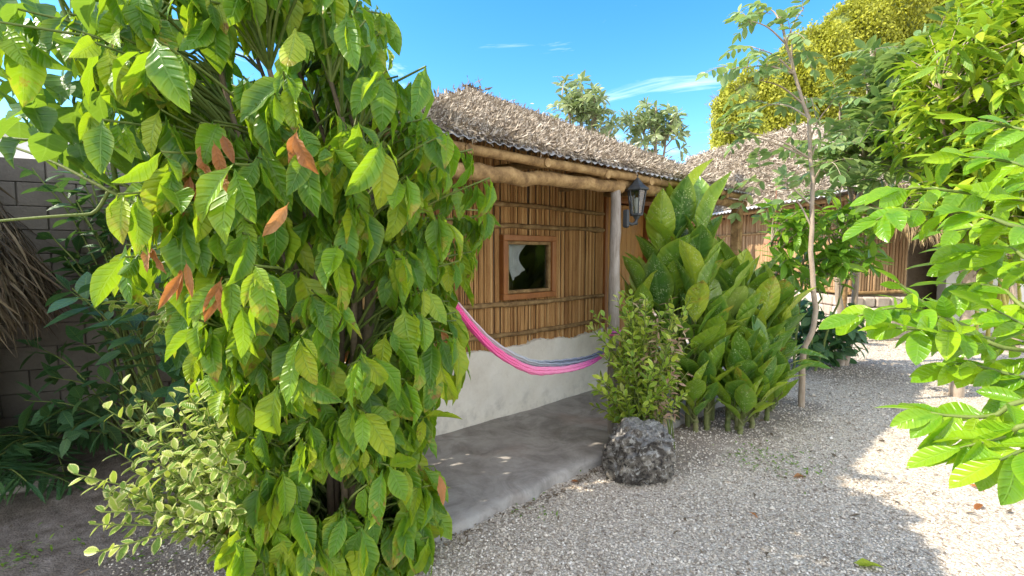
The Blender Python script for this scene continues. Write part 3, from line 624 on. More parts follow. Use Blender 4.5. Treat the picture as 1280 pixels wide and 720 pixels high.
def rockmat():
    m, n, out = newmat('pitted_limestone'); a = noise(n, 9, 8, .7); b = noise(n, 24, 8, .75); v = nd(n, 'TexVoronoi', Scale=26.0); n.links.new(n.nodes.new('ShaderNodeTexCoord').outputs['Object'], v.inputs['Vector'])
    c = ramp(n, a, [(.3, (.035, .032, .03)), (.46, (.12, .102, .085)), (.56, (.26, .23, .19)), (.66, (.43, .39, .34))])
    c = mixc(n, math_(n, 'MULTIPLY', maprange(n, b, .54, .60), .9), c, (.58, .56, .53)); c = mixc(n, maprange(n, b, .47, .40), c, (.035, .03, .028))
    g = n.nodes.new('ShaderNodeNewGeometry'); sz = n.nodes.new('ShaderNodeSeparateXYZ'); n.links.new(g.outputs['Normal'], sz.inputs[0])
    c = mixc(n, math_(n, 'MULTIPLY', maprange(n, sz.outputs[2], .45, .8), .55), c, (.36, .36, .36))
    bs = nd(n, 'BsdfPrincipled', Roughness=.9); n.links.new(c, bs.inputs['Base Color']); n.links.new(bump(n, math_(n, 'ADD', math_(n, 'ADD', a, b), v.outputs['Distance']), 1.0, .03), bs.inputs['Normal']); n.links.new(bs.outputs[0], out.inputs[0]); return m
M['rock'] = rockmat()
rk = gnd(805, 604); rock('boulder', (rk[0], rk[1] + .15, .15), (.275, .24, .255), M['rock'], 'dark pitted limestone boulder with pale patches at the porch corner', 'boulder', .46)

# ------------------------------------------------------------------ the big leafy tree in front of the porch
tc_ = np.array([-.86, 2.25, 0])
TAB = np.array([[.05, -1.06, -.46], [.25, -1.22, -.40], [.5, -1.30, -.36], [.93, -1.42, -.36], [1.3, -1.46, -.24], [1.6, -1.66, -.16], [2.0, -1.78, -.15], [2.35, -1.88, -.30], [2.6, -1.9, -.50], [2.95, -1.78, -.78], [3.2, -1.5, -1.0]])
def crown_pt(z, ang, f):
    xl, xr = np.interp(z, TAB[:, 0], TAB[:, 1]), np.interp(z, TAB[:, 0], TAB[:, 2])
    c = (xl + xr) / 2; r = (xr - xl) / 2
    return np.array([c + math.cos(ang) * r * f, 2.32 + math.sin(ang) * min(r, .74) * f, z])
tree = thing('broad_leaf_tree', tc_, 'bushy tree before the porch with big drooping green leaves, some scorched orange', 'tree')
tr = MB(); stems = []
for k in range(7):
    a = k * .9 + rng.random() * .3; b = tc_ + np.array([math.cos(a), math.sin(a), 0]) * .07
    p = curve([b - UP * .05, b + UP * .5 + rng.normal(size=3) * .04, crown_pt(1.3, a, .25), crown_pt(2.1, a + .3, .35), crown_pt(3.0, a + .5, .5)], 24)
    tr.tube(p, np.linspace(.022 if k else .045, .008, 24), 7); stems.append(p)
tr.build('trunk', M['dark_bark'], tree)
SPINE = np.vstack(stems)
lf, tw, dry = LeafBag(), MB(), LeafBag()
nodes = []
i = 0
while len(nodes) < 980:
    i += 1; z = rng.uniform(.12, 3.15); a = rng.uniform(0, 6.283); f = rng.uniform(.35, 1.0) ** .55 * (.98 + .1 * rng.normal())
    # a lumpy outline: lobes and hollows
    f *= 1 + .10 * math.sin(3 * a + z * 4) + .08 * math.sin(z * 7 + a)
    q = crown_pt(z, a, f)
    if math.sin(q[0] * 8.3 + 1) + math.sin(q[1] * 7.1) + math.sin(q[2] * 6.7 + q[0] * 3) > 1.75: continue   # hollows in the crown
    nodes.append((q, a, f))
for k in range(46):
    a = rng.uniform(-2.6, -.4); q = crown_pt(rng.uniform(.15, .75), a, rng.uniform(.75, 1.0)); nodes.append((q, a, 1.0))
for k in range(34):
    q = np.array([-.98, 2.95, 2.95]) + rdir(1)[0] * np.array([.28, .4, .45]) * rng.random() ** .4; nodes.append((q, math.atan2(q[1] - 2.25, q[0] + .86), 1.0))
for P, a, f in nodes:
    d = np.linalg.norm(SPINE - (P - UP * .25), axis=1); j = np.argmin(d); q = SPINE[j]
    tw.tube(curve([q, (q + P) / 2 + UP * .06 + rng.normal(size=3) * .03, P], 7), np.linspace(.008, .004, 7), 5, cap=False)
    out = np.array([math.cos(a), math.sin(a), 0]); axis = unit(out + UP * rng.uniform(-.3, .5) + rng.normal(size=3) * .25)
    m = rng.integers(5, 9); a0 = rng.random() * 6.28
    X = unit(np.cross(axis, UP + .1)); Yv = np.cross(axis, X)
    for k in range(m):
        an = a0 + k * 2.4; rad = X * math.cos(an) + Yv * math.sin(an)
        D = unit(axis * rng.uniform(.1, .8) + rad * .85 - UP * rng.uniform(.9, 2.6)); Nn = unit(UP * .7 + out * .5 + rad * .3 + rng.normal(size=3) * .5)
        ln = rng.choice([.11, .16, .19, .22]) * rng.uniform(.85, 1.2) * (1.0 if k < m - 2 else .55)
        lf.put(P - axis * .02 * k, D, Nn, ln, ln * rng.uniform(.36, .52), rng.uniform(.1, 1.2), rng.uniform(.05, .75))
# scorched leaves, where they hang
for px, py, Y, m in ((232, 232, 1.75, 3), (262, 238, 1.7, 3), (170, 318, 1.75, 2), (232, 350, 1.7, 3), (288, 365, 1.65, 2), (345, 272, 1.62, 1), (552, 440, 2.3, 2), (362, 185, 1.65, 2), (258, 205, 1.72, 2), (545, 605, 2.2, 1), (285, 200, 1.7, 2)):
    for k in range(m):
        P = at(px + rng.normal() * 8, py - 18 + rng.normal() * 8, Y - .04 + rng.normal() * .03); ln = rng.uniform(.11, .17)
        dry.put(P, unit(np.array([rng.normal() * .35, -.15, -1])), unit(np.array([rng.normal() * .8, -1, .3])), ln, ln * rng.uniform(.25, .4), rng.uniform(-.3, .9), rng.uniform(.4, 1.0))
tw.build('branch', M['stem_green'], tree)
mb = MB(); lf.mesh(mb, OVATE, 8, 4, .17); mb.build('foliage', M['tree_leaf'], tree)
for r_ in dry.r:
    one = LeafBag(); one.r = [r_]; mb = MB(); one.mesh(mb, OVATE, 12, 4, .35); mb.build('dry_leaf', M['dry_leaf'], tree)

# ------------------------------------------------------------------ heart-leaved climber, top left
vb = np.array([-1.25, 2.75, 0])
vine = thing('climbing_vine', vb, 'large heart-leaved vine arching over the top left, with thin bare runners', 'vine')
st, lv = MB(), LeafBag()
runs = [[vb, vb + [.05, -.1, 1.4], at(120, 60, 2.3), at(40, -60, 2.0), at(-60, -90, 1.9)], [vb, vb + [-.05, 0, 1.5], at(100, 150, 2.4), at(200, 20, 2.1), at(300, -90, 2.0)],
        [vb + [.1, 0, 0], at(190, 268, 2.2), at(110, 268, 2.1), at(0, 276, 2.0), at(-80, 285, 1.9)], [at(330, 330, 2.2), at(150, 245, 2.1), at(60, 200, 2.1), at(-40, 165, 2.1)],
        [at(200, 190, 2.3), at(120, 165, 2.1), at(40, 175, 2.0), at(-60, 160, 2.0)], [at(150, 260, 2.2), at(125, 120, 2.0), at(75, 0, 1.9), at(60, -80, 1.9)], [at(230, 200, 2.4), at(20, 110, 2.2), at(-60, 60, 2.1)],
        [at(210, 260, 2.2), at(160, 130, 2.2), at(110, 60, 2.2), at(0, 20, 2.2)]]
for k, rn in enumerate(runs):
    p = curve(rn, 40); st.tube(p, np.linspace(.011, .004, 40), 6)
st.build('stem', M['stem_green'], vine)
spots = [(30, 95, .22), (60, 130, .24), (95, 150, .23), (20, 40, .2), (60, 30, .2), (110, 40, .22), (150, 25, .24), (190, 50, .2), (85, 75, .2), (130, 95, .22), (15, 130, .24), (170, 100, .2), (-30, 60, .25), (40, 0, .22), (230, 5, .2), (200, -10, .2), (100, -15, .24), (150, 60, .2), (10, 160, .2), (-20, 110, .24), (255, 40, .2), (70, 165, .18), (120, 12, .2), (165, -30, .2), (65, -30, .2), (-40, -10, .2), (5, 10, .2)]
for px, py, s in spots + [(rng.uniform(0, 190), rng.uniform(90, 215), .19) for k in range(60)] + [(x + rng.normal() * 35, y + rng.normal() * 28, s * .9) for x, y, s in spots + spots if y < 120]:
    Y = rng.uniform(1.75, 2.35); P = at(px, py, Y)
    D = unit(np.array([rng.normal() * .5, rng.normal() * .4, -rng.uniform(.2, 1.0)])); lv.put(P - D * s * .4 * .8, D, unit(UP + np.array([rng.normal() * .5, -.5, 0])), s * rng.uniform(.7, 1.0) * .85, s * rng.uniform(.6, .8) * .85, rng.uniform(.1, .9), rng.uniform(.05, .6))
for k in range(700):                               # extra climber leaves hidden behind the tree, added to block sun on the porch
    d = rdir(1)[0]; P = np.array([-1.8, 3.4, 1.95]) + d * rng.random() ** .4 * np.array([.75, .42, 1.0]); s = rng.uniform(.15, .22)
    if k >= 430: P = np.array([-1.62, 2.92, 1.15]) + d * rng.random() ** .4 * np.array([.42, .33, .85])
    lv.put(P, unit(np.array([rng.normal() * .5, rng.normal() * .5, -.6])), unit(UP + rng.normal(size=3) * .4), s, s * .7, rng.uniform(.1, .9), rng.uniform(.05, .5))
mb = MB(); lv.mesh(mb, HEART, 8, 4, .08); mb.build('foliage', M['heart_leaf'], vine)

# ------------------------------------------------------------------ generic bushes
def twig_leaves(bag, p, n, ln, wd, spread=.9, droop=.2, start=.25, rnd=(0, 1), bend=(.1, .5), fold=(.1, .4), up=.7, alt=2.4):
    k = len(p); T = unit(np.gradient(p, axis=0))
    for i in range(n):
        s = start + (1 - start) * (i + .5) / n; x = s * (k - 1); j = min(int(x), k - 2); P = p[j] * (1 - (x - j)) + p[j + 1] * (x - j); t = T[j]
        X = unit(np.cross(t, UP + .05)); Yv = np.cross(X, t); an = i * alt + rng.normal() * .3; rad = X * math.cos(an) + Yv * math.sin(an)
        l = ln * rng.uniform(.7, 1.15); bag.put(P, unit(t * .6 + rad * spread - UP * droop + rng.normal(size=3) * .15), unit(UP * up + t * .3 + rng.normal(size=3) * .35), l, l * wd * rng.uniform(.85, 1.15), rng.uniform(*bend), rng.uniform(*fold), rng.uniform(*rnd))
def pinnate(bag, base, D, N, ln, pairs, lfl, wd, tube_mb=None, curl=.5, rnd=None):
    D = unit(D); s = np.linspace(0, 1, 10); dn = -N
    P = base + ln * (s[:, None] * D + (curl * s ** 2)[:, None] * (-UP) * .5)
    if tube_mb is not None: tube_mb.tube(P, np.linspace(.004, .002, 10) * (ln / .4 + .3), 4, cap=False)
    T = unit(np.gradient(P, axis=0))
    for i in range(pairs):
        x = (.18 + .82 * i / max(pairs - 1, 1)) * 9; j = min(int(x), 8); Q = P[j] * (1 - x + j) + P[j + 1] * (x - j); t = T[j]; S = unit(np.cross(t, N))
        for sg in (-1, 1):
            l = lfl * rng.uniform(.8, 1.1) * (1 if i < pairs - 1 else .85)
            bag.put(Q, unit(S * sg * .9 + t * rng.uniform(.35, .7) - UP * .25 + rng.normal(size=3) * .1), unit(N + rng.normal(size=3) * .25), l, l * wd, rng.uniform(.0, .5), rng.uniform(.05, .4), rng.random() if rnd is None else rnd)
    bag.put(P[-1], T[-1], N, lfl, lfl * wd)

# yellow-edged shrub at the left
b0 = np.array([-1.12, 2.10, 0]); sh = thing('variegated_shrub', b0, 'low shrub with arching twigs of small yellow-edged leaves beside the big tree', 'shrub')
st, lv = MB(), LeafBag()
tips = [(rng.uniform(130, 290), rng.uniform(480, 640), rng.uniform(1.7, 2.1)) for k in range(30)] + [(92, 592, 1.75), (112, 655, 1.7), (150, 478, 2.1), (170, 500, 2.0), (125, 640, 1.75), (215, 495, 2.0), (190, 545, 1.9), (250, 560, 1.8), (140, 560, 1.95), (230, 600, 1.75), (120, 690, 1.62), (200, 640, 1.7), (265, 520, 1.85), (160, 520, 2.1), (270, 610, 1.7), (180, 590, 1.85), (110, 600, 1.8), (245, 480, 1.95), (150, 610, 1.8), (215, 570, 1.8), (255, 640, 1.65), (285, 570, 1.75), (205, 525, 2.0), (235, 530, 1.9)]
for px, py, Y in tips:
    T_ = at(px, py, Y); o = b0 + np.array([rng.normal() * .05, rng.normal() * .05, 0]); mid = o * .5 + T_ * .5 + UP * (.10 + .12 * rng.random()) ; p = curve([o, o * .75 + mid * .25 + UP * .15, mid, T_], 18)
    st.tube(p, np.linspace(.006, .0025, 18), 5); twig_leaves(lv, p, 30, .064, .5, start=.3, up=.8)
st.build('stem', M['stem_green'], sh); mb = MB(); lv.mesh(mb, ELLIPT, 4, 2); mb.build('foliage', M['varieg'], sh)
# sprig of light leaves further back
b1 = np.array([-1.75, 3.0, 0]); s2 = thing('variegated_shrub', b1, 'single sprig of small light leaves against the shaded block wall', 'shrub')
st, lv = MB(), LeafBag()
for px, py, Y in ((108, 375, 2.5), (190, 372, 2.6), (150, 385, 2.5), (200, 410, 2.4), (190, 425, 2.5), (215, 390, 2.4)):
    p = curve([b1, b1 + UP * .8 + [.05, -.1, 0], at(220, 390, 2.6), at(px, py, Y)], 20); st.tube(p, np.linspace(.006, .0025, 20), 5); twig_leaves(lv, p, 15, .07, .5, start=.68)
st.build('stem', M['stem_green'], s2); mb = MB(); lv.mesh(mb, ELLIPT, 4, 2); mb.build('foliage', M['varieg'], s2)

# dark understory
def leafy_plant(name, base, tips, ln, wd, mat, label, cat, per=6, prof=OVATE, start=.55, group=None, ns=6, sr=.008, droop=.3, spread=.8):
    o = thing(name, base, label, cat, group); st, lv = MB(), LeafBag()
    for T_ in tips:
        q = np.asarray(base) + np.array([rng.normal() * .05, rng.normal() * .05, 0]); p = curve([q, q * .4 + np.asarray(T_) * .6 + UP * .12 * np.linalg.norm(np.asarray(T_) - q), T_], 14)
        st.tube(p, np.linspace(sr, sr * .45, 14), 5); twig_leaves(lv, p, per, ln, wd, spread=spread, droop=droop, start=start)
    st.build('stem', M['stem_green'] if mat in ('dark_leaf',) else M['cane'], o); mb = MB(); lv.mesh(mb, prof, ns, 2); mb.build('foliage', M[mat], o); return o
def palm(name, base, n, ln, mat, label, lfl=.2, tilt=.5):
    o = thing(name, base, label, 'palm'); st, lv = MB(), LeafBag()
    for k in range(n):
        a = k * 2.4 + rng.normal() * .2; d = np.array([math.cos(a), math.sin(a), 0]); up = rng.uniform(.3, 1.5)
        pinnate(lv, np.asarray(base) + UP * .12, unit(d + UP * up), unit(UP - d * .4), ln * rng.uniform(.75, 1.1), 20, lfl, .14, st, curl=1.0)
    st.build('stem', M['stem_green'], o); mb = MB(); lv.mesh(mb, LANCE, 4, 2); mb.build('foliage', M[mat], o); return o
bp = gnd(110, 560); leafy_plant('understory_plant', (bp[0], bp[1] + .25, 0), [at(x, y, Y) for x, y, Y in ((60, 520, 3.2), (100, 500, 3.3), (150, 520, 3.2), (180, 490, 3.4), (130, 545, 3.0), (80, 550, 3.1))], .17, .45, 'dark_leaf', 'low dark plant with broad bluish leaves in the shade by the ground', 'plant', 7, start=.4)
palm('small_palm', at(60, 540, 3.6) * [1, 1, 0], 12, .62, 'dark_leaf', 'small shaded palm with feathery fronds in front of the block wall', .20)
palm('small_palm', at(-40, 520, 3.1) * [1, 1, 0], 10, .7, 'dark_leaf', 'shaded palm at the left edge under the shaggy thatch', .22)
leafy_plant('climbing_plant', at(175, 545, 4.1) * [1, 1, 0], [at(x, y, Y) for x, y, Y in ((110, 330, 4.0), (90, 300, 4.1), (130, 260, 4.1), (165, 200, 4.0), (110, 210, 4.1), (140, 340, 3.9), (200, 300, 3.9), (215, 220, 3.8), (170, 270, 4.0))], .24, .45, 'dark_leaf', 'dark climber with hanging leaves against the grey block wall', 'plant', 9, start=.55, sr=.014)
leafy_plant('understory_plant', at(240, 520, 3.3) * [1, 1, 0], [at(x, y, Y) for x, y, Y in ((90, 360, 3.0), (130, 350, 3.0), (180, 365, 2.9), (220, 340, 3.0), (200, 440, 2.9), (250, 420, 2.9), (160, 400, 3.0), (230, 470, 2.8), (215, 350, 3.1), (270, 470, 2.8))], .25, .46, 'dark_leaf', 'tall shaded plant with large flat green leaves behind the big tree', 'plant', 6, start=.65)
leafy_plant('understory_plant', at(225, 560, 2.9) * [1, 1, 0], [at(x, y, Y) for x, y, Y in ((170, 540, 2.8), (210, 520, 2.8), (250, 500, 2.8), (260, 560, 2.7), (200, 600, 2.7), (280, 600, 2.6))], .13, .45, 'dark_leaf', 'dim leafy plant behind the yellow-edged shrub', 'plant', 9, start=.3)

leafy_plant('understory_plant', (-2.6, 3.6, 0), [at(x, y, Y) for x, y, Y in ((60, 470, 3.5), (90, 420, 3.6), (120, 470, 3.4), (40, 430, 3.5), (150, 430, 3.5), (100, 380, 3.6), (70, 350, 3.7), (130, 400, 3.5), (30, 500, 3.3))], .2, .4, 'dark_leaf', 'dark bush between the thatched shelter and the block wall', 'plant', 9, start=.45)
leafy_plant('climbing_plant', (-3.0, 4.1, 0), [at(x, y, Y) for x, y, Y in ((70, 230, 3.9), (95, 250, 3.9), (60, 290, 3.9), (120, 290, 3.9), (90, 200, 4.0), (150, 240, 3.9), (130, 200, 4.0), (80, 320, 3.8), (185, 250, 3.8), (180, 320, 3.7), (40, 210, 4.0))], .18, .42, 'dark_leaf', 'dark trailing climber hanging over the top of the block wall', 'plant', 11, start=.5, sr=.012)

# ------------------------------------------------------------------ block wall, far-left thatch and white house behind them
wa, wb = np.array([-4.55, 3.99, 0]), np.array([-1.25, 5.35, 0]); wd_ = unit(wb - wa); wn = np.cross(wd_, UP); wlen = np.linalg.norm(wb - wa); WX = np.array([wd_, wn, UP])
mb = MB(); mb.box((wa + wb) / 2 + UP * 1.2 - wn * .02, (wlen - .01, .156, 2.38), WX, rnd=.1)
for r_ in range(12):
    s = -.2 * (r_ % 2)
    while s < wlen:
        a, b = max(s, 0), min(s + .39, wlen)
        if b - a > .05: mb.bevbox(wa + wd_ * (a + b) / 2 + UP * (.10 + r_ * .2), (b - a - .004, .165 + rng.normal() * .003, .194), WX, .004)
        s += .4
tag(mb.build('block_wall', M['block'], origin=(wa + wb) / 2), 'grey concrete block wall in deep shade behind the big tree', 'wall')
pal = thing('palapa', (-5.3, 2.3, 0), 'shaggy dark thatched shelter cut off by the left edge', 'shelter')
mb = MB(); pc = np.array([-5.3, 2.3, 0]); prof_ = [(2.12, 1.3), (2.08, 1.5), (1.98, 1.8), (1.75, 2.3), (1.3, 3.0), (.7, 3.8), (.02, 4.4)]
mb.lathe([(r * .93, z) for r, z in prof_], pc, 40)
n = 14000; x = rng.random(n) ** 1.25 * 5.4; r_ = np.interp(x, np.arange(7), [q[0] for q in prof_]); z_ = np.interp(x, np.arange(7), [q[1] for q in prof_]); a = rng.random(n) * 6.283
e = np.stack([np.cos(a), np.sin(a), 0 * a], 1); P = pc + e * r_[:, None] + UP * (z_ + .08)[:, None] + rng.normal(size=(n, 3)) * .03
leaves(mb, P, unit(e * .38 - UP + rng.normal(size=(n, 3)) * .18), unit(e + rng.normal(size=(n, 3)) * .4), rng.uniform(.18, .5, n), rng.uniform(.008, .03, n), STRAP, 3, 2, rng.uniform(-.1, .7, n), .4)
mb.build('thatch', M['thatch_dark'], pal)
for sg in (-1, 1):
    mb = MB(); mb.tube([pc + [1.45, .9 * sg, 0], pc + [1.42, .9 * sg, 1.9]], .06, 9); mb.build('post', M['dark_bark'], pal)
mb = MB(); mb.box(pc + [0, 1.3, 1.0], (2.6, .1, 2.0)); mb.box(pc + [-1.3, 0, 1.0], (.1, 2, 2)); mb.build('back_wall', M['dark_bark'], pal)
wh = thing('white_house', (-5.5, 9.0, 0), 'white rendered house glimpsed above the block wall', 'house')
mb = MB(); mb.box((-6.2, 9.2, 1.75), (6.4, 3.0, 3.5)); mb.build('wall', M['white_wall'], wh)
mb = MB(); mb.box((-6.2, 9.2, 3.56), (6.5, 3.1, .12)); mb.build('roof', M['white_wall'], wh)
for x in (-7.6, -5.2):
    mb = MB(); mb.box((x, 7.69, 2.3), (.9, .04, 1.1)); mb.build('window', M['iron'], wh)
for k, (px, py, s) in enumerate(((8, 596, .17), (40, 606, .22), (22, 578, .14))):
    p = gnd(px, py); a = rng.random() * 3; AX = np.array([[math.cos(a), math.sin(a), .06], [-math.sin(a), math.cos(a), .04], [-.06, -.04, 1]]); mb = MB(); mb.bevbox((p[0], p[1], .03), (s * 1.4, s, .07), AX, .015)
    tag(mb.build('stone_slab', M['block'], origin=p), ['broken slab cut by the left edge', 'larger grey broken slab on bare earth', 'small broken slab behind the other two'][k], 'stone', 'broken slabs on the bare earth')

# ------------------------------------------------------------------ dumb canes along the porch
def dumb_cane(base, canes, label, pale=0.0, extra=()):
    o = thing('dumb_cane', base, label, 'plant', 'dumb canes beside the porch'); st, lv, pv = MB(), LeafBag(), LeafBag(); base = np.asarray(base)
    for (dx, dy, h, lean, sz) in canes:
        q = base + np.array([dx, dy, 0]); ax = unit(np.array([lean[0], lean[1], 1.0])); p = jitter(curve([q, q + UP * h * .4 + ax * .02, q + ax * h], 14), .004)
        st.tube(p, np.linspace(.024, .019, 14) * (1 + .08 * (np.arange(14) % 2)), 8)
        m = int(9 + h * 4.5); a0 = rng.random() * 6.28
        for k in range(m):
            f = k / (m - 1); s = 1 - .62 * (1 - f); P = q + ax * h * s if f < .999 else p[-1]
            an = a0 + k * 2.4; e = np.array([math.cos(an), math.sin(an), 0])
            el_ = .85 + 2.5 * f + rng.normal() * .15          # lower leaves spread, top ones stand up
            D = unit(e + UP * el_ + ax * .3); ln = sz * 1.25 * rng.uniform(.8, 1.12) * (.8 + .2 * f)
            bag = pv if rng.random() < pale else lv
            st.tube(curve([P, P + ax * ln * .12 + e * .03, P + D * ln * .24], 5), [.008, .007, .006, .006, .005], 5, cap=False)
            bag.put(P + D * ln * .05, D, unit(-e * el_ + UP * 1.0 + rng.normal(size=3) * .15), ln * 1.12, ln * rng.uniform(.42, .54), rng.uniform(.0, .7), rng.uniform(.1, .55))
    for (P, D, N_, ln, pl) in extra: (pv if pl else lv).put(P, D, N_, ln, ln * .36, .35, .35)
    st.build('cane', M['cane'], o); mb = MB(); lv.mesh(mb, PADDLE, 9, 4, .07); mb.build('foliage', M['dumb_cane'], o)
    if pv.r: mb = MB(); pv.mesh(mb, PADDLE, 9, 4, .07); mb.build('pale_foliage', M['dumb_cane_pale'], o)
def cb(px, Y): p = at(px, 500, Y); return (p[0], p[1], 0)
dumb_cane(cb(848, 4.45), [(-.12, .05, 1.50, (-.05, 0), .50), (.02, .08, 1.85, (-.03, 0), .48), (.12, -.02, 1.72, (.02, 0), .46), (-.2, .1, 1.25, (-.14, -.03), .40), (.05, -.12, 1.2, (0, -.1), .4)], 'tallest dark green speckled dumb cane, standing against the grey porch post')
dumb_cane(cb(905, 4.6), [(-.15, -.08, .95, (-.05, -.08), .42), (.05, .02, 1.12, (-.02, -.02), .44), (.12, .12, 1.22, (.02, 0), .42), (-.05, .2, 1.3, (-.02, 0), .40)], 'dumb cane in the middle of the row with pale sunlit leaves', .3)
dumb_cane(cb(955, 4.75), [(-.1, -.05, .85, (.0, -.08), .40), (.08, .03, 1.0, (.03, -.03), .42), (-.05, .2, 1.15, (.0, 0), .40), (.14, .1, .75, (.04, -.08), .38)], 'dumb cane at the gravel end of the row, its leaves reaching past the thin trunk', .12, [(at(985, 440, 4.7), np.array([1, -.1, -.02]), np.array([0, -.3, 1.0]), .42, False), (at(990, 455, 4.65), np.array([1, -.2, .05]), np.array([0, -.4, 1.0]), .38, False)])
dumb_cane(cb(895, 4.25), [(-.08, 0, .45, (-.05, -.15), .34), (.1, -.03, .38, (.1, -.18), .36), (.3, .12, .5, (.2, -.12), .38), (.55, .35, .45, (.22, -.1), .36), (-.3, .15, .5, (-.1, -.2), .34), (.2, .0, .55, (.0, -.15), .36), (.42, .2, .6, (.1, -.15), .38), (-.2, -.05, .3, (-.15, -.2), .3), (.18, -.1, .28, (.05, -.3), .32), (.36, .05, .3, (.1, -.3), .32), (.6, .25, .3, (.25, -.2), .34), (.0, .15, .7, (0, -.05), .36), (.3, .3, .75, (.05, -.05), .36)], 'short dumb cane sprouts at the foot of the row with leaves bending to the gravel')
# small yellow-green bush by the boulder
bb = at(806, 540, 3.75) * [1, 1, 0]; bu = thing('small_bush', bb, 'yellow-green bush with pinkish tips between the boulder and the porch post', 'bush')
st, lv, pk = MB(), LeafBag(), LeafBag()
for k in range(100):
    px, py = rng.uniform(736, 866), rng.uniform(365, 520) ** 1.0; Y = 3.72 + rng.normal() * .16; T_ = at(px, py, Y); o = bb + np.array([rng.normal() * .09, rng.normal() * .06, 0])
    p = curve([o, o * .5 + T_ * .5 + (T_ - o) * [-.25, -.2, .1] , T_], 12); st.tube(p, np.linspace(.006, .003, 12), 5)
    pink = (px > 790 and rng.random() < .42)
    twig_leaves(pk if pink else lv, p, 22, .08, .46 if not pink else .3, start=.38, droop=-.1 if not pink else .4, spread=.8)
st.build('stem', M['stem_green'], bu); mb = MB(); lv.mesh(mb, ELLIPT, 4, 2); mb.build('foliage', M['croton'], bu); mb = MB(); pk.mesh(mb, LANCE, 4, 2); mb.build('pink_foliage', M['pink_tip'], bu)
mb = MB(); 
for k, (px, py) in enumerate(((764, 503),)): mb.tube([at(769, 560, 3.9), at(768, 490, 3.9)], .034, 8, .9)

# ------------------------------------------------------------------ second hut
h2 = thing('palm_hut', (8, 12, 0), 'second thatched cabin further back with ragged thatch over a dark side porch', 'hut')
E0, E1, RF, RN, EF = np.array([5.15, 18.0, 2.66]), np.array([5.85, 8.4, 2.68]), np.array([6.3, 17.2, 4.95]), np.array([6.95, 11.6, 4.6]), np.array([10.5, 8.4, 2.6])
Rb = np.array([10.6, 18, 2.66])
th = MB()
for tri in ((E0, E1, RN), (E0, RN, RF), (E1, EF, RN), (EF, Rb, RN), (Rb, RF, RN), (E0, Rb, RF)):
    A_, B_, C_ = [q + UP * .06 for q in tri]; th.add(np.array([A_, B_, C_]), [[0, 1, 2]], smooth=False)
    shards(th, (A_, B_, C_), 1500 if tri[1] is E1 or tri[0] is E0 else 500, (.07, .19), (.014, .034), .10, spread=.7)
roof2 = th.build('roof', M['thatch'], h2)
mb = MB(); d_ = E1 - E0; d_[2] = 0; inw = unit(np.cross(UP, unit(d_))); inw = inw if inw[0] > 0 else -inw
corrugated(mb, E0 - inw * .30 - UP * .06, E1 - inw * .30 - UP * .06, inw, .3, .6, .02, .16, inset=.2); mb.build('corrugated_sheet', M['tin'], roof2)
mb = MB(); n = 1500
t_ = rng.random(n)[:, None]; P = E1 * (1 - t_) + np.array([7.0, 8.35, 2.35]) * t_ + UP * rng.uniform(-.05, .2, (n, 1)) - np.array([0, 1, 0]) * rng.random((n, 1)) * .15 + np.array([.5, 0, 0])
leaves(mb, P, unit(np.array([0, -.35, -1]) + rng.normal(size=(n, 3)) * .25), rdir(n), rng.uniform(.2, .5, n), rng.uniform(.02, .045, n), STRAP, 3, 2, .3, .4); mb.build('old_thatch', M['thatch_dark'], roof2)
mb = MB(); n = 4200; t_ = rng.random(n)[:, None]; b_ = rng.random(n)[:, None]
P = np.array([6.55, 8.0, 2.12]) * (1 - t_) + np.array([8.6, 7.7, 1.86]) * t_ + (np.array([0, 1.3, .85])) * b_ + rng.normal(size=(n, 3)) * .05
leaves(mb, P, unit(np.array([.05, -.45, -1]) + rng.normal(size=(n, 3)) * .2), unit(np.array([0, -1, .5]) + rng.normal(size=(n, 3)) * .5), rng.uniform(.22, .5, n), rng.uniform(.015, .035, n), STRAP, 3, 2, .4, .4)
mb.grid(np.array([[[6.6, 8.05, 2.12], [8.6, 7.75, 1.86]], [[6.6, 9.3, 2.95], [8.6, 9.0, 2.75]]])); mb.build('porch_thatch', M['straw'], roof2)
mb = MB(); sticks(mb, np.array([6.35, 9.0, 0]), np.array([7.4, 9.0, 0]), .85, 2.6, None, .03, .056, .03, np.array([0, -1, 0])); sticks(mb, np.array([6.35, 9.0, 0]), np.array([5.9, 17.5, 0]), .85, 2.6, None, .035, .07, .03, np.array([-1, 0, 0])); mb.build('stick_wall', M['stick_far'], h2)
mb = MB(); mb.box((6.9, 9.06, 1.6), (1.1, .05, 2.2)); mb.box((7.4, 9.6, 1.5), (.05, 1.0, 2.6)); mb.box((9.2, 10.2, 1.5), (3.6, .05, 2.8)); mb.add(np.array([[6.42, 9.05, 0], [5.97, 17.5, 0], [5.97, 17.5, 2.7], [6.42, 9.05, 2.7]]), [[0, 1, 2, 3]]); mb.build('wall_lining', M['dark_bark'], h2)
mb = MB()
for z in (.86, 2.1): mb.tube(curve([[6.3, 8.95, z], [7.45, 8.95, z + .04]], 8), .03, 7); mb.tube(curve([[6.3, 8.95, z], [5.85, 17.5, z]], 8), .03, 7)
mb.build('wall_rail', M['log'], h2)
mb = MB()
for (a, b) in ((np.array([6.33, 8.98, 0]), np.array([7.45, 8.98, 0])), (np.array([6.3, 9.0, 0]), np.array([5.86, 17.5, 0]))):
    ln = np.linalg.norm(b - a); d_ = (b - a) / ln; AX = np.array([d_, np.cross(d_, UP), UP])
    for r_ in range(4):
        s = -.12 * (r_ % 2)
        while s < ln:
            w_ = rng.uniform(.2, .36); c = a + d_ * min(s + w_ / 2, ln) + UP * (.10 + r_ * .2); mb.bevbox(c, (w_ - .012, .22 + .04 * rng.random(), .19), AX, .025); s += w_
mb.build('plinth', M['pinkstone'], h2)
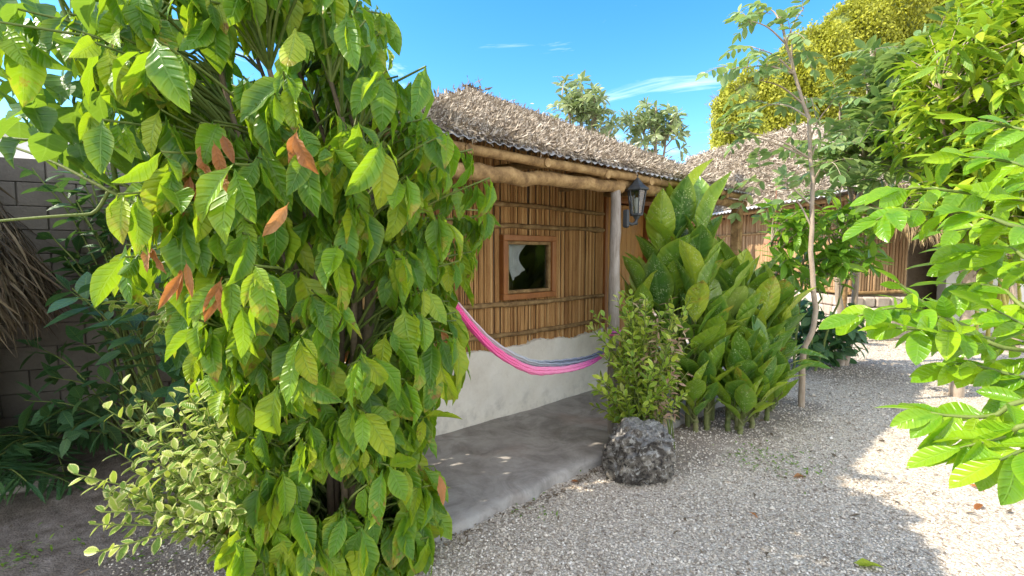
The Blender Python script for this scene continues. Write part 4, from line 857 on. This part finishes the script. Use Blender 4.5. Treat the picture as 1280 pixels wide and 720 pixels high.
mb = MB(); mb.tube([[5.95, 8.6, 0], [5.98, 8.6, 2.65]], .06, 8); mb.build('porch_post', M['log'], h2)
mb = MB(); mb.tube([[8.35, 7.85, 0], [8.2, 7.95, 1.95]], .05, 8); mb.build('porch_post', M['bark'], h2)
mb = MB(); mb.tube(curve([E0 + [.05, 0, -.08], (E0 + E1) / 2 + [.05, 0, -.09], E1 + [.05, 0, -.1]], 10), .05, 8); mb.build('eave_pole', M['log'], h2)
pc2 = at(968, 300, 8.0); mb = MB(); mb.lathe([(.16, -.06), (.155, .0), (.13, .08), (.08, .13), (.02, .15), (0, .155)], pc2, 16); mb.tube([pc2 + UP * .15, pc2 + UP * 1.0], .006, 5); mb.build('lamp_shade', M['terracotta'], h2)

# ------------------------------------------------------------------ thin garden trees
def garden_tree(name, label, trunks, tips, leafkind, mat, bark='bark', group=None, **kw):
    base = np.array(trunks[0][0][0], float); o = thing(name, (base[0], base[1], 0), label, kw.get('cat', 'tree'), group); tb, br, lv = MB(), MB(), LeafBag(); SPt = []
    for pts, r0, r1 in trunks:
        p = curve(pts, 26); p[1:-1] += rng.normal(size=(24, 3)) * .008; tb.tube(p, np.linspace(r0, r1, 26), 9); SPt.append(p[6:])
    SPt = np.vstack(SPt)
    for T_ in tips:
        T_ = np.asarray(T_); d = np.linalg.norm(SPt - (T_ - UP * .3), axis=1); q = SPt[np.argmin(d)]; out = unit(T_ - q + rng.normal(size=3) * .1)
        p = curve([q, (q + T_) / 2 + UP * .05, T_], 10); br.tube(p, np.linspace(.011, .004, 10) * kw.get('br', 1), 5)
        if leafkind == 'pinnate':
            for k in range(kw.get('n', 3)):
                D = unit(out * .7 + rng.normal(size=3) * .6 + UP * .2); pinnate(lv, T_ - out * .04 * k, D, unit(UP + rng.normal(size=3) * .35), kw['ln'] * rng.uniform(.7, 1.1), kw['pairs'], kw['lfl'], kw['wd'], br, curl=kw.get('curl', .5))
        else:
            X = unit(np.cross(out, UP + .05)); Yv = np.cross(out, X); m = kw.get('n', 8)
            for k in range(m):
                an = k * 2.4 + rng.random() * .5; rad = X * math.cos(an) + Yv * math.sin(an); l = kw['ln'] * rng.uniform(.7, 1.15)
                lv.put(T_ - out * .025 * k, unit(out * .5 + rad * .9 - UP * kw.get('droop', .3) + rng.normal(size=3) * .2), unit(UP + rng.normal(size=3) * .4), l, l * kw['wd'], rng.uniform(.1, .7), rng.uniform(.1, .5))
    tb.build('trunk', M[bark], o); br.build('branch', M['bark'], o); mb = MB(); lv.mesh(mb, kw.get('prof', ELLIPT), kw.get('ns', 5), 2); mb.build('foliage', M[mat], o); return o
g0 = gnd(1002, 508)
garden_tree('sapling', 'slim crooked sapling with sparse grey-green leaves, standing in gravel near the dumb canes',
    [([g0 - UP * .05, at(1004, 440, 5.0), at(1018, 400, 5.0), at(1013, 300, 5.0), at(1013, 180, 5.05), at(995, 95, 5.1), at(975, 20, 5.1)], .034, .012)],
    [at(x, y, Y) for x, y, Y in ((935, 25, 5.0), (945, 60, 5.1), (925, 85, 5.0), (960, 10, 5.2), (990, 40, 5.0), (1005, 10, 5.2), (950, 100, 5.1), (985, 75, 5.3), (935, 165, 5.0), (905, 165, 5.1), (1040, 200, 4.9), (985, 240, 5.0), (950, 215, 5.1), (1005, 120, 5.2), (1040, 130, 5.0), (1030, 170, 5.1), (960, 130, 5.3))], 'pinnate', 'grey_leaf', n=3, ln=.38, pairs=5, lfl=.135, wd=.46, curl=.9)
g1_ = gnd(1050, 457)
def ell(c, r, n, lump=.25):
    out = []
    while len(out) < n:
        d = rdir(1)[0]; f = rng.random() ** .4 * (1 + lump * math.sin(d[0] * 5 + d[2] * 4)); out.append(np.asarray(c) + d * f * np.asarray(r))
    return out
garden_tree('garden_tree', 'pale twisted double-trunked tree with a spreading crown of grey-green compound leaves before the far cabin',
    [([g1_ - UP * .05, at(1052, 420, 6.9), at(1047, 350, 6.9), at(1050, 290, 6.8), at(1075, 240, 6.7), at(1085, 150, 6.6), at(1090, 60, 6.6)], .055, .02), ([g1_ + [.08, .02, -.05], at(1062, 420, 6.95), at(1072, 330, 6.9), at(1066, 280, 6.85), at(1060, 220, 6.8), at(1050, 140, 6.7)], .05, .02), ([at(1058, 300, 6.85), at(1070, 270, 6.8), at(1080, 230, 6.6), at(1120, 160, 6.4)], .03, .015)],
    ell(at(1110, 175, 6.2), (.75, .7, .65), 80) + [at(x, y, 6.0) for x, y in ((1050, 240), (1030, 215), (1075, 260), (1010, 250), (1100, 270))] + ell(at(1125, 105, 5.9), (.62, .5, .5), 46), 'pinnate', 'grey_leaf', n=2, ln=.42, pairs=6, lfl=.19, wd=.42, br=1.4)
garden_tree('garden_tree', 'broad sunlit tree crowding the upper right with long drooping yellow-green leaves',
    [([(5.0, 5.3, -.05), (4.95, 5.2, 1.2), (4.7, 5.0, 2.2), (4.6, 4.8, 3.6)], .07, .03), ([(4.95, 5.2, 1.1), (5.3, 5.0, 2.2), (5.6, 4.8, 3.4)], .05, .02), ([(4.9, 5.2, 1.3), (4.4, 4.9, 2.2), (4.0, 4.6, 3.2)], .04, .015)],
    ell((5.1, 4.6, 3.3), (1.2, 1.0, 1.45), 900) + ell((4.9, 4.5, 2.4), (.9, .7, .6), 110), 'whorl', 'mango_leaf', n=12, ln=.23, wd=.27, prof=LANCE, ns=6, droop=.35, br=.65)
# background trees over the roof
for (c, r, base, lab) in (((1.75, 12.3, 5.15), (.85, .7, .85), (1.9, 12.4), 'loose silvery tree behind the near roof, left of its neighbour'), ((3.75, 12.8, 4.9), (.95, .8, .75), (3.8, 12.9), 'loose silvery tree behind the near roof, right of its neighbour')):
    c = np.array(c); b = np.array([*base, 0.0])
    garden_tree('roof_height_tree', lab, [([b, b + UP * 2, c - UP * .3, c + UP * .5], .09, .02), ([b + UP * 2.2, c + [-.3, 0, -.2], c + [-.5, 0, .4]], .04, .012), ([b + UP * 2.5, c + [.3, 0, -.2], c + [.5, .1, .3]], .04, .012)], ell(c, r, 75, .35), 'whorl', 'far_leaf', n=9, ln=.30, wd=.36, prof=ELLIPT, ns=4, droop=.1, group='trees behind the near roof', br=1.2)

# bushes below the thin trees
def bush_tips(x0_, x1_, y0_, y1_, n, Y0, Y1): return [at(rng.uniform(x0_, x1_), rng.uniform(y0_, y1_), rng.uniform(Y0, Y1)) for k in range(n)]
garden_tree('leafy_bush', 'bright green bush with finger-like leaves between the thin trunks', [([(3.75 + dx, 6.4, -.03), (3.75 + dx * 1.6, 6.35, .9), (3.7 + dx * 2.6, 6.3, 1.75)], .018, .008) for dx in (-.12, .05, .2, .35)],
    bush_tips(965, 1095, 258, 350, 74, 5.8, 6.5), 'whorl', 'scheff', bark='stem_green', n=8, ln=.25, wd=.34, droop=.35, cat='bush')
leafy_plant('leafy_bush', (4.3, 6.9, 0), bush_tips(985, 1085, 375, 450, 34, 6.3, 6.9), .2, .55, 'dark_leaf', 'low dark green bush at the foot of the double-trunked tree', 'bush', 11, OVATE, .25, sr=.01)
leafy_plant('strap_plant', (7.3, 8.3, 0), [np.array([7.3 + rng.normal() * .45, 8.2 + rng.normal() * .2, rng.uniform(.5, .95)]) for k in range(14)], .5, .12, 'scheff', 'clump of narrow strap leaves before the dark side porch', 'plant', 5, LANCE, .2)

# ------------------------------------------------------------------ white garden wall, bamboo and planting at the far right
gw = thing('garden_wall', (11.8, 9.6, 0), 'white garden wall with a red coping seen between the leaves at right', 'wall')
mb = MB(); mb.box((12.4, 9.7, 1.15), (7.4, .2, 2.3)); mb.build('wall', M['white_wall'], gw); mb = MB(); mb.box((12.4, 9.7, 2.34), (7.5, .3, .08)); mb.build('coping', M['terracotta'], gw)
bam = thing('bamboo', (9.3, 9.0, 0), 'clump of yellow bamboo culms before the white wall', 'bamboo'); mb = MB()
lv = LeafBag()
for k in range(9):
    b = np.array([8.9 + .22 * k * .7 + rng.normal() * .08, 9.0 + rng.normal() * .15, 0]); h = rng.uniform(3, 4.6); lean = rng.normal(size=2) * .05
    p = b + np.linspace(0, 1, 40)[:, None] * np.array([lean[0] * h, lean[1] * h, h]); mb.tube(p, .032 * (1 + .22 * (np.arange(40) % 4 == 0)), 8)
    for q in p[14::2]: pinnate(lv, q, rng.normal(size=3) + UP * .3, UP, .4, 5, .17, .16, None)
mb.build('culm', M['bamboo'], bam); mb = MB(); lv.mesh(mb, LANCE, 3, 2); mb.build('foliage', M['mango_leaf'], bam)

# ------------------------------------------------------------------ creeper-clad building behind
cr = thing('creeper_clad_building', (16, 24, 0), 'tall building wholly covered in yellow-green creeper behind the far cabin', 'building')
OUT = np.array([at(x, y, 20.0)[[0, 2]] for x, y in ((893, 330), (890, 230), (892, 150), (897, 112), (935, 90), (965, 68), (1000, 40), (1040, 12), (1075, -8), (1150, -50), (1300, -110), (1500, -170))])
OUT = np.vstack([[OUT[0, 0], 0], OUT, [30, OUT[-1, 1]]])
LX = np.interp(np.linspace(0, 1, 2), [0, 1], [OUT[0, 0], 30])
def topz(x): return np.interp(x, OUT[4:, 0], OUT[4:, 1]) + .16 * np.sin(np.asarray(x) * 2.9) + .10 * np.sin(np.asarray(x) * 7.3 + 1)
x0 = OUT[4, 0]; xs = np.linspace(x0 + .15, 30, 60); core = MB()
front = np.array([[[x, 20.35 + .0 * x, 0] for x in xs], [[x, 20.35, topz(x) - .7] for x in xs], [[x, 20.8, topz(x) - .15] for x in xs], [[x, 25.5, topz(x) - .1] for x in xs], [[x, 26, 0] for x in xs]])
front[..., 0] += (front[..., 1] - 20) * .44
core.grid(front); core.add(np.array([front[k][0] for k in range(5)]), [[0, 1, 2], [0, 2, 3], [0, 3, 4]])
core.build('wall', M['ivy_core'] if 'ivy_core' in M else M['stem_green'], cr)
iv = MB(); n = 120000; X_ = x0 + .1 + (rng.random(n) ** 1.15) * 15.5; tz = topz(X_)
f = rng.random(n); zz = np.where(f < .86, rng.random(n) * (tz - 3.0) + 3.0, tz + rng.normal(size=n) * .12); yb = np.where(f < .86, 20.0 - .35 * np.sin(X_ * 1.1) * np.sin(zz * .9) - .2 * np.sin(X_ * 3.1 + zz * 2.3) + rng.normal(size=n) * .10, 20.2 + rng.random(n) * 2.5)
rd = np.clip((tz - zz) / 1.2, 0, 1); yb = yb + np.where(f < .86, (1 - rd) ** 2 * .8, 0)
lft = rng.random(n) < .09; X_ = np.where(lft, x0 + rng.normal(size=n) * .12, X_); yb = np.where(lft, 20 + rng.random(n) * 4, yb); zz = np.where(lft, 2 + rng.random(n) * (topz(x0) - 2.0), zz)
X_ = X_ + (yb - 20) * .44; P = np.stack([X_, yb, zz], 1); Nn = unit(np.where(lft[:, None], np.array([[-1, -.2, .5]]), np.array([[-.1, -1, .7]])) + rng.normal(size=(n, 3)) * .5)
leaves(iv, P, unit(rng.normal(size=(n, 3)) * .7 - UP), Nn, rng.uniform(.09, .18, n), rng.uniform(.06, .11, n), ELLIPT, 2, 2, .3, .3); iv.build('creeper', M['ivy_leaf'], cr)
mb = MB(); n = 400                                 # bare twigs along its edge
for k in range(260):
    x = x0 + rng.random() ** 2 * 6 - .1; z = topz(x); p = np.array([x + .35, 20.5 + rng.random() * .5, z - .2]) if rng.random() < .6 else np.array([x0 + .3, 20.3 + rng.random() * .5, rng.uniform(4, topz(x0))])
    d = unit(np.array([-.6, -.1, .4]) + rng.normal(size=3) * .5); mb.tube(curve([p, p + d * .25, p + d * .5 + rng.normal(size=3) * .08], 5), [.008, .007, .006, .005, .003], 4, cap=False)
mb.build('twig', M['bark'], cr)

# ------------------------------------------------------------------ near branches at the right
tb0 = np.array([2.75, 1.55, 0]); nt_ = thing('young_tree', tb0, 'near glossy lime-green tree reaching in from the right edge', 'tree'); tk, br, lv = MB(), MB(), LeafBag()
tk.tube(curve([tb0 - UP * .05, tb0 + [.05, 0, 1.0], tb0 + [-.05, .05, 2.0], tb0 + [0, 0, 3.0]], 20), np.linspace(.05, .02, 20), 9)
def fan(pts, n, ln, Y=None):
    n = int(n * 1.45)
    p = curve(pts, 20); br.tube(p, np.linspace(.009, .003, 20), 6)
    T = unit(np.gradient(p, axis=0))
    for i in range(n):
        s = .28 + .72 * (i + .5) / n; j = min(int(s * 19), 18); t = T[j]; sd = unit(np.cross(t, UP)); sg = 1 if i % 2 else -1
        D = unit(sd * sg * .7 + t * .6 + UP * rng.uniform(-.8, .25) + rng.normal(size=3) * .12); l = ln * 1.0 * rng.uniform(.75, 1.15)
        lv.put(p[j], D, unit(UP * .7 + np.array([-.2, -.6, 0]) + rng.normal(size=3) * .35), l, l * rng.uniform(.42, .54), rng.uniform(.1, 1.0), rng.uniform(.05, .6))
    D = T[-1]; lv.put(p[-1], D, unit(UP + rng.normal(size=3) * .3), ln, ln * .48)
H0 = tb0 + [-.02, .03, 1.3]; H1 = tb0 + [-.04, .04, 1.7]; H2 = tb0 + [0, 0, 1.0]
fan([H0, at(1300, 440, 1.45), at(1210, 410, 1.5), at(1130, 385, 1.5), at(1072, 395, 1.5)], 13, .125)
fan([at(1210, 410, 1.5), at(1170, 390, 1.52), at(1125, 355, 1.55)], 6, .09)
fan([at(1240, 425, 1.48), at(1190, 415, 1.45), at(1120, 410, 1.45)], 8, .125)
fan([H0, at(1330, 400, 1.5), at(1250, 360, 1.6), at(1190, 355, 1.65)], 10, .12)
fan([H1, at(1330, 290, 1.5), at(1220, 268, 1.6), at(1130, 262, 1.65), at(1095, 275, 1.65)], 15, .135)
fan([H1, at(1340, 255, 1.6), at(1240, 245, 1.7), at(1150, 235, 1.75), at(1110, 242, 1.8)], 13, .125)
fan([H1, at(1340, 220, 1.6), at(1250, 200, 1.7), at(1180, 195, 1.8)], 13, .125)
fan([H1, at(1340, 330, 1.5), at(1260, 310, 1.6), at(1200, 310, 1.7)], 11, .12)
fan([H1, at(1340, 180, 1.7), at(1270, 160, 1.8), at(1215, 150, 1.9)], 12, .125)
fan([H2, at(1330, 500, 1.3), at(1240, 520, 1.3), at(1190, 520, 1.32), at(1160, 515, 1.35)], 11, .125)
fan([H2, at(1330, 530, 1.2), at(1260, 545, 1.2), at(1200, 560, 1.22)], 9, .135)
fan([H2, at(1330, 480, 1.35), at(1270, 470, 1.4), at(1210, 455, 1.45), at(1185, 460, 1.45)], 11, .12)
fan([H2, at(1340, 560, 1.15), at(1290, 560, 1.15), at(1250, 575, 1.15)], 7, .14)
fan([H0, at(1340, 420, 1.4), at(1290, 410, 1.45), at(1240, 385, 1.5)], 9, .12)
fan([H2, at(1330, 440, 1.6), at(1260, 430, 1.75), at(1190, 425, 1.85)], 10, .12); fan([H0, at(1340, 400, 1.7), at(1290, 385, 1.9), at(1225, 400, 2.0)], 10, .12); fan([H2, at(1340, 450, 1.5), at(1290, 450, 1.6), at(1240, 460, 1.7)], 9, .12); fan([H1, at(1340, 200, 1.9), at(1270, 220, 2.1), at(1190, 240, 2.2)], 11, .13); fan([H0, at(1330, 370, 1.6), at(1255, 330, 1.75), at(1180, 330, 1.85)], 11, .12); fan([H1, at(1340, 300, 1.8), at(1270, 280, 1.95), at(1180, 290, 2.0)], 12, .12); fan([H1, at(1350, 250, 1.7), at(1290, 225, 1.85), at(1240, 270, 1.9)], 10, .12); fan([H0, at(1340, 440, 1.3), at(1300, 480, 1.35), at(1260, 500, 1.4)], 9, .12)
tk.build('trunk', M['bark'], nt_); br.build('branch', M['stem_green'], nt_); mb = MB(); lv.mesh(mb, OVATE if False else ELLIPT, 8, 4, .03); mb.build('foliage', M['lime_leaf'], nt_)

# ------------------------------------------------------------------ litter
def fallen(px, py, lab, ln, mat='dry_leaf', z=0.015, ang=None):
    p = gnd(px, py, z); mb = MB(); a = rng.random() * 6.28 if ang is None else ang
    leaves(mb, np.array([[p[0], p[1], gz(p[0], p[1]) + z]]), np.array([math.cos(a), math.sin(a), .1]), UP + rng.normal(size=3) * .2, ln, ln * .42, OVATE, 6, 4, .6, .5, .2); tag(mb.build('fallen_leaf', M[mat], origin=p), lab, 'leaf', 'leaves fallen on the gravel')
fallen(1228, 632, 'curled rust-red leaf on sunlit gravel below the near branches', .10); fallen(1105, 710, 'yellowish leaf lying at the bottom edge of the gravel', .16, 'mango_leaf')
fallen(648, 600, 'brown leaf on gravel close to the porch edge', .10); fallen(992, 598, 'dry tan leaf among the small weeds', .13); fallen(1210, 605, 'brown leaf on sunlit gravel at the edge of the shade', .09)
fallen(713, 600, 'small brown leaf between the boulder and the porch edge', .07); fallen(936, 640, 'small dry leaf alone on shaded gravel', .06)
mb = MB(); n = 0                                   # weeds and crumbs of leaf
for (px, py, sp, m) in ((955, 572, .14, 60), (985, 590, .12, 50), (930, 575, .1, 30), (660, 640, .08, 20), (40, 690, .12, 60), (195, 690, .1, 40), (210, 640, .1, 30), (640, 612, .12, 14), (470, 700, .15, 60), (1000, 575, .2, 30), (700, 585, .1, 20)):
    c = gnd(px, py); P = c + np.stack([rng.normal(size=m) * sp, rng.normal(size=m) * sp, np.full(m, .004)], 1); P[:, 2] = gz(P[:, 0], P[:, 1]) + .008
    leaves(mb, P, unit(rng.normal(size=(m, 3)) * [1, 1, .2] + UP * .35), UP + rng.normal(size=(m, 3)) * .3, rng.uniform(.02, .045, m), rng.uniform(.008, .016, m), ELLIPT, 2, 2, .4, .3)
tag(mb.build('weeds', M['scheff']), 'tiny green weeds sprouting through the gravel', 'weeds', kind='stuff')
mb = MB(); m = 500; uu = rng.uniform(1.0, 5.6, m); vv = 2.17 - np.abs(rng.normal(size=m)) * .06; P = uu[:, None] * HD + vv[:, None] * HN; P[:, 2] = gz(P[:, 0], P[:, 1]) + .012
leaves(mb, P, unit(rng.normal(size=(m, 3)) * [1, 1, .15]), UP + rng.normal(size=(m, 3)) * .4, rng.uniform(.015, .05, m), rng.uniform(.006, .018, m), LANCE, 2, 2, .3, .4)
m = 700; P = np.stack([rng.uniform(-3, 5, m), 2.2 + rng.random(m) ** 1.5 * 6, np.zeros(m)], 1); u_ = P @ HD; v_ = P @ HN; P = P[~((v_ > 2.15) & (u_ > .7) & (u_ < 5.9))]; m = len(P); P[:, 2] = gz(P[:, 0], P[:, 1]) + .012
leaves(mb, P, unit(rng.normal(size=(m, 3)) * [1, 1, .15]), UP + rng.normal(size=(m, 3)) * .4, rng.uniform(.01, .035, m), rng.uniform(.004, .014, m), LANCE, 2, 2, .3, .4)
m = 130; P = np.stack([rng.uniform(-2.5, 5, m), 2.3 + rng.random(m) ** 1.3 * 5, np.zeros(m)], 1); u_ = P @ HD; v_ = P @ HN; P = P[~((v_ > 2.15) & (u_ > .7) & (u_ < 5.9))]; m = len(P); P[:, 2] = gz(P[:, 0], P[:, 1]) + .014
leaves(mb, P, unit(rng.normal(size=(m, 3)) * [1, 1, .15]), UP + rng.normal(size=(m, 3)) * .5, rng.uniform(.03, .075, m), rng.uniform(.012, .03, m), LANCE, 4, 2, .6, .5)
tag(mb.build('leaf_litter', M['dark_bark']), 'crumbs of dry leaf and twig scattered on the gravel', 'litter', kind='stuff')
for o in list(sc.objects):
    if '_w' in o: del o['_w']
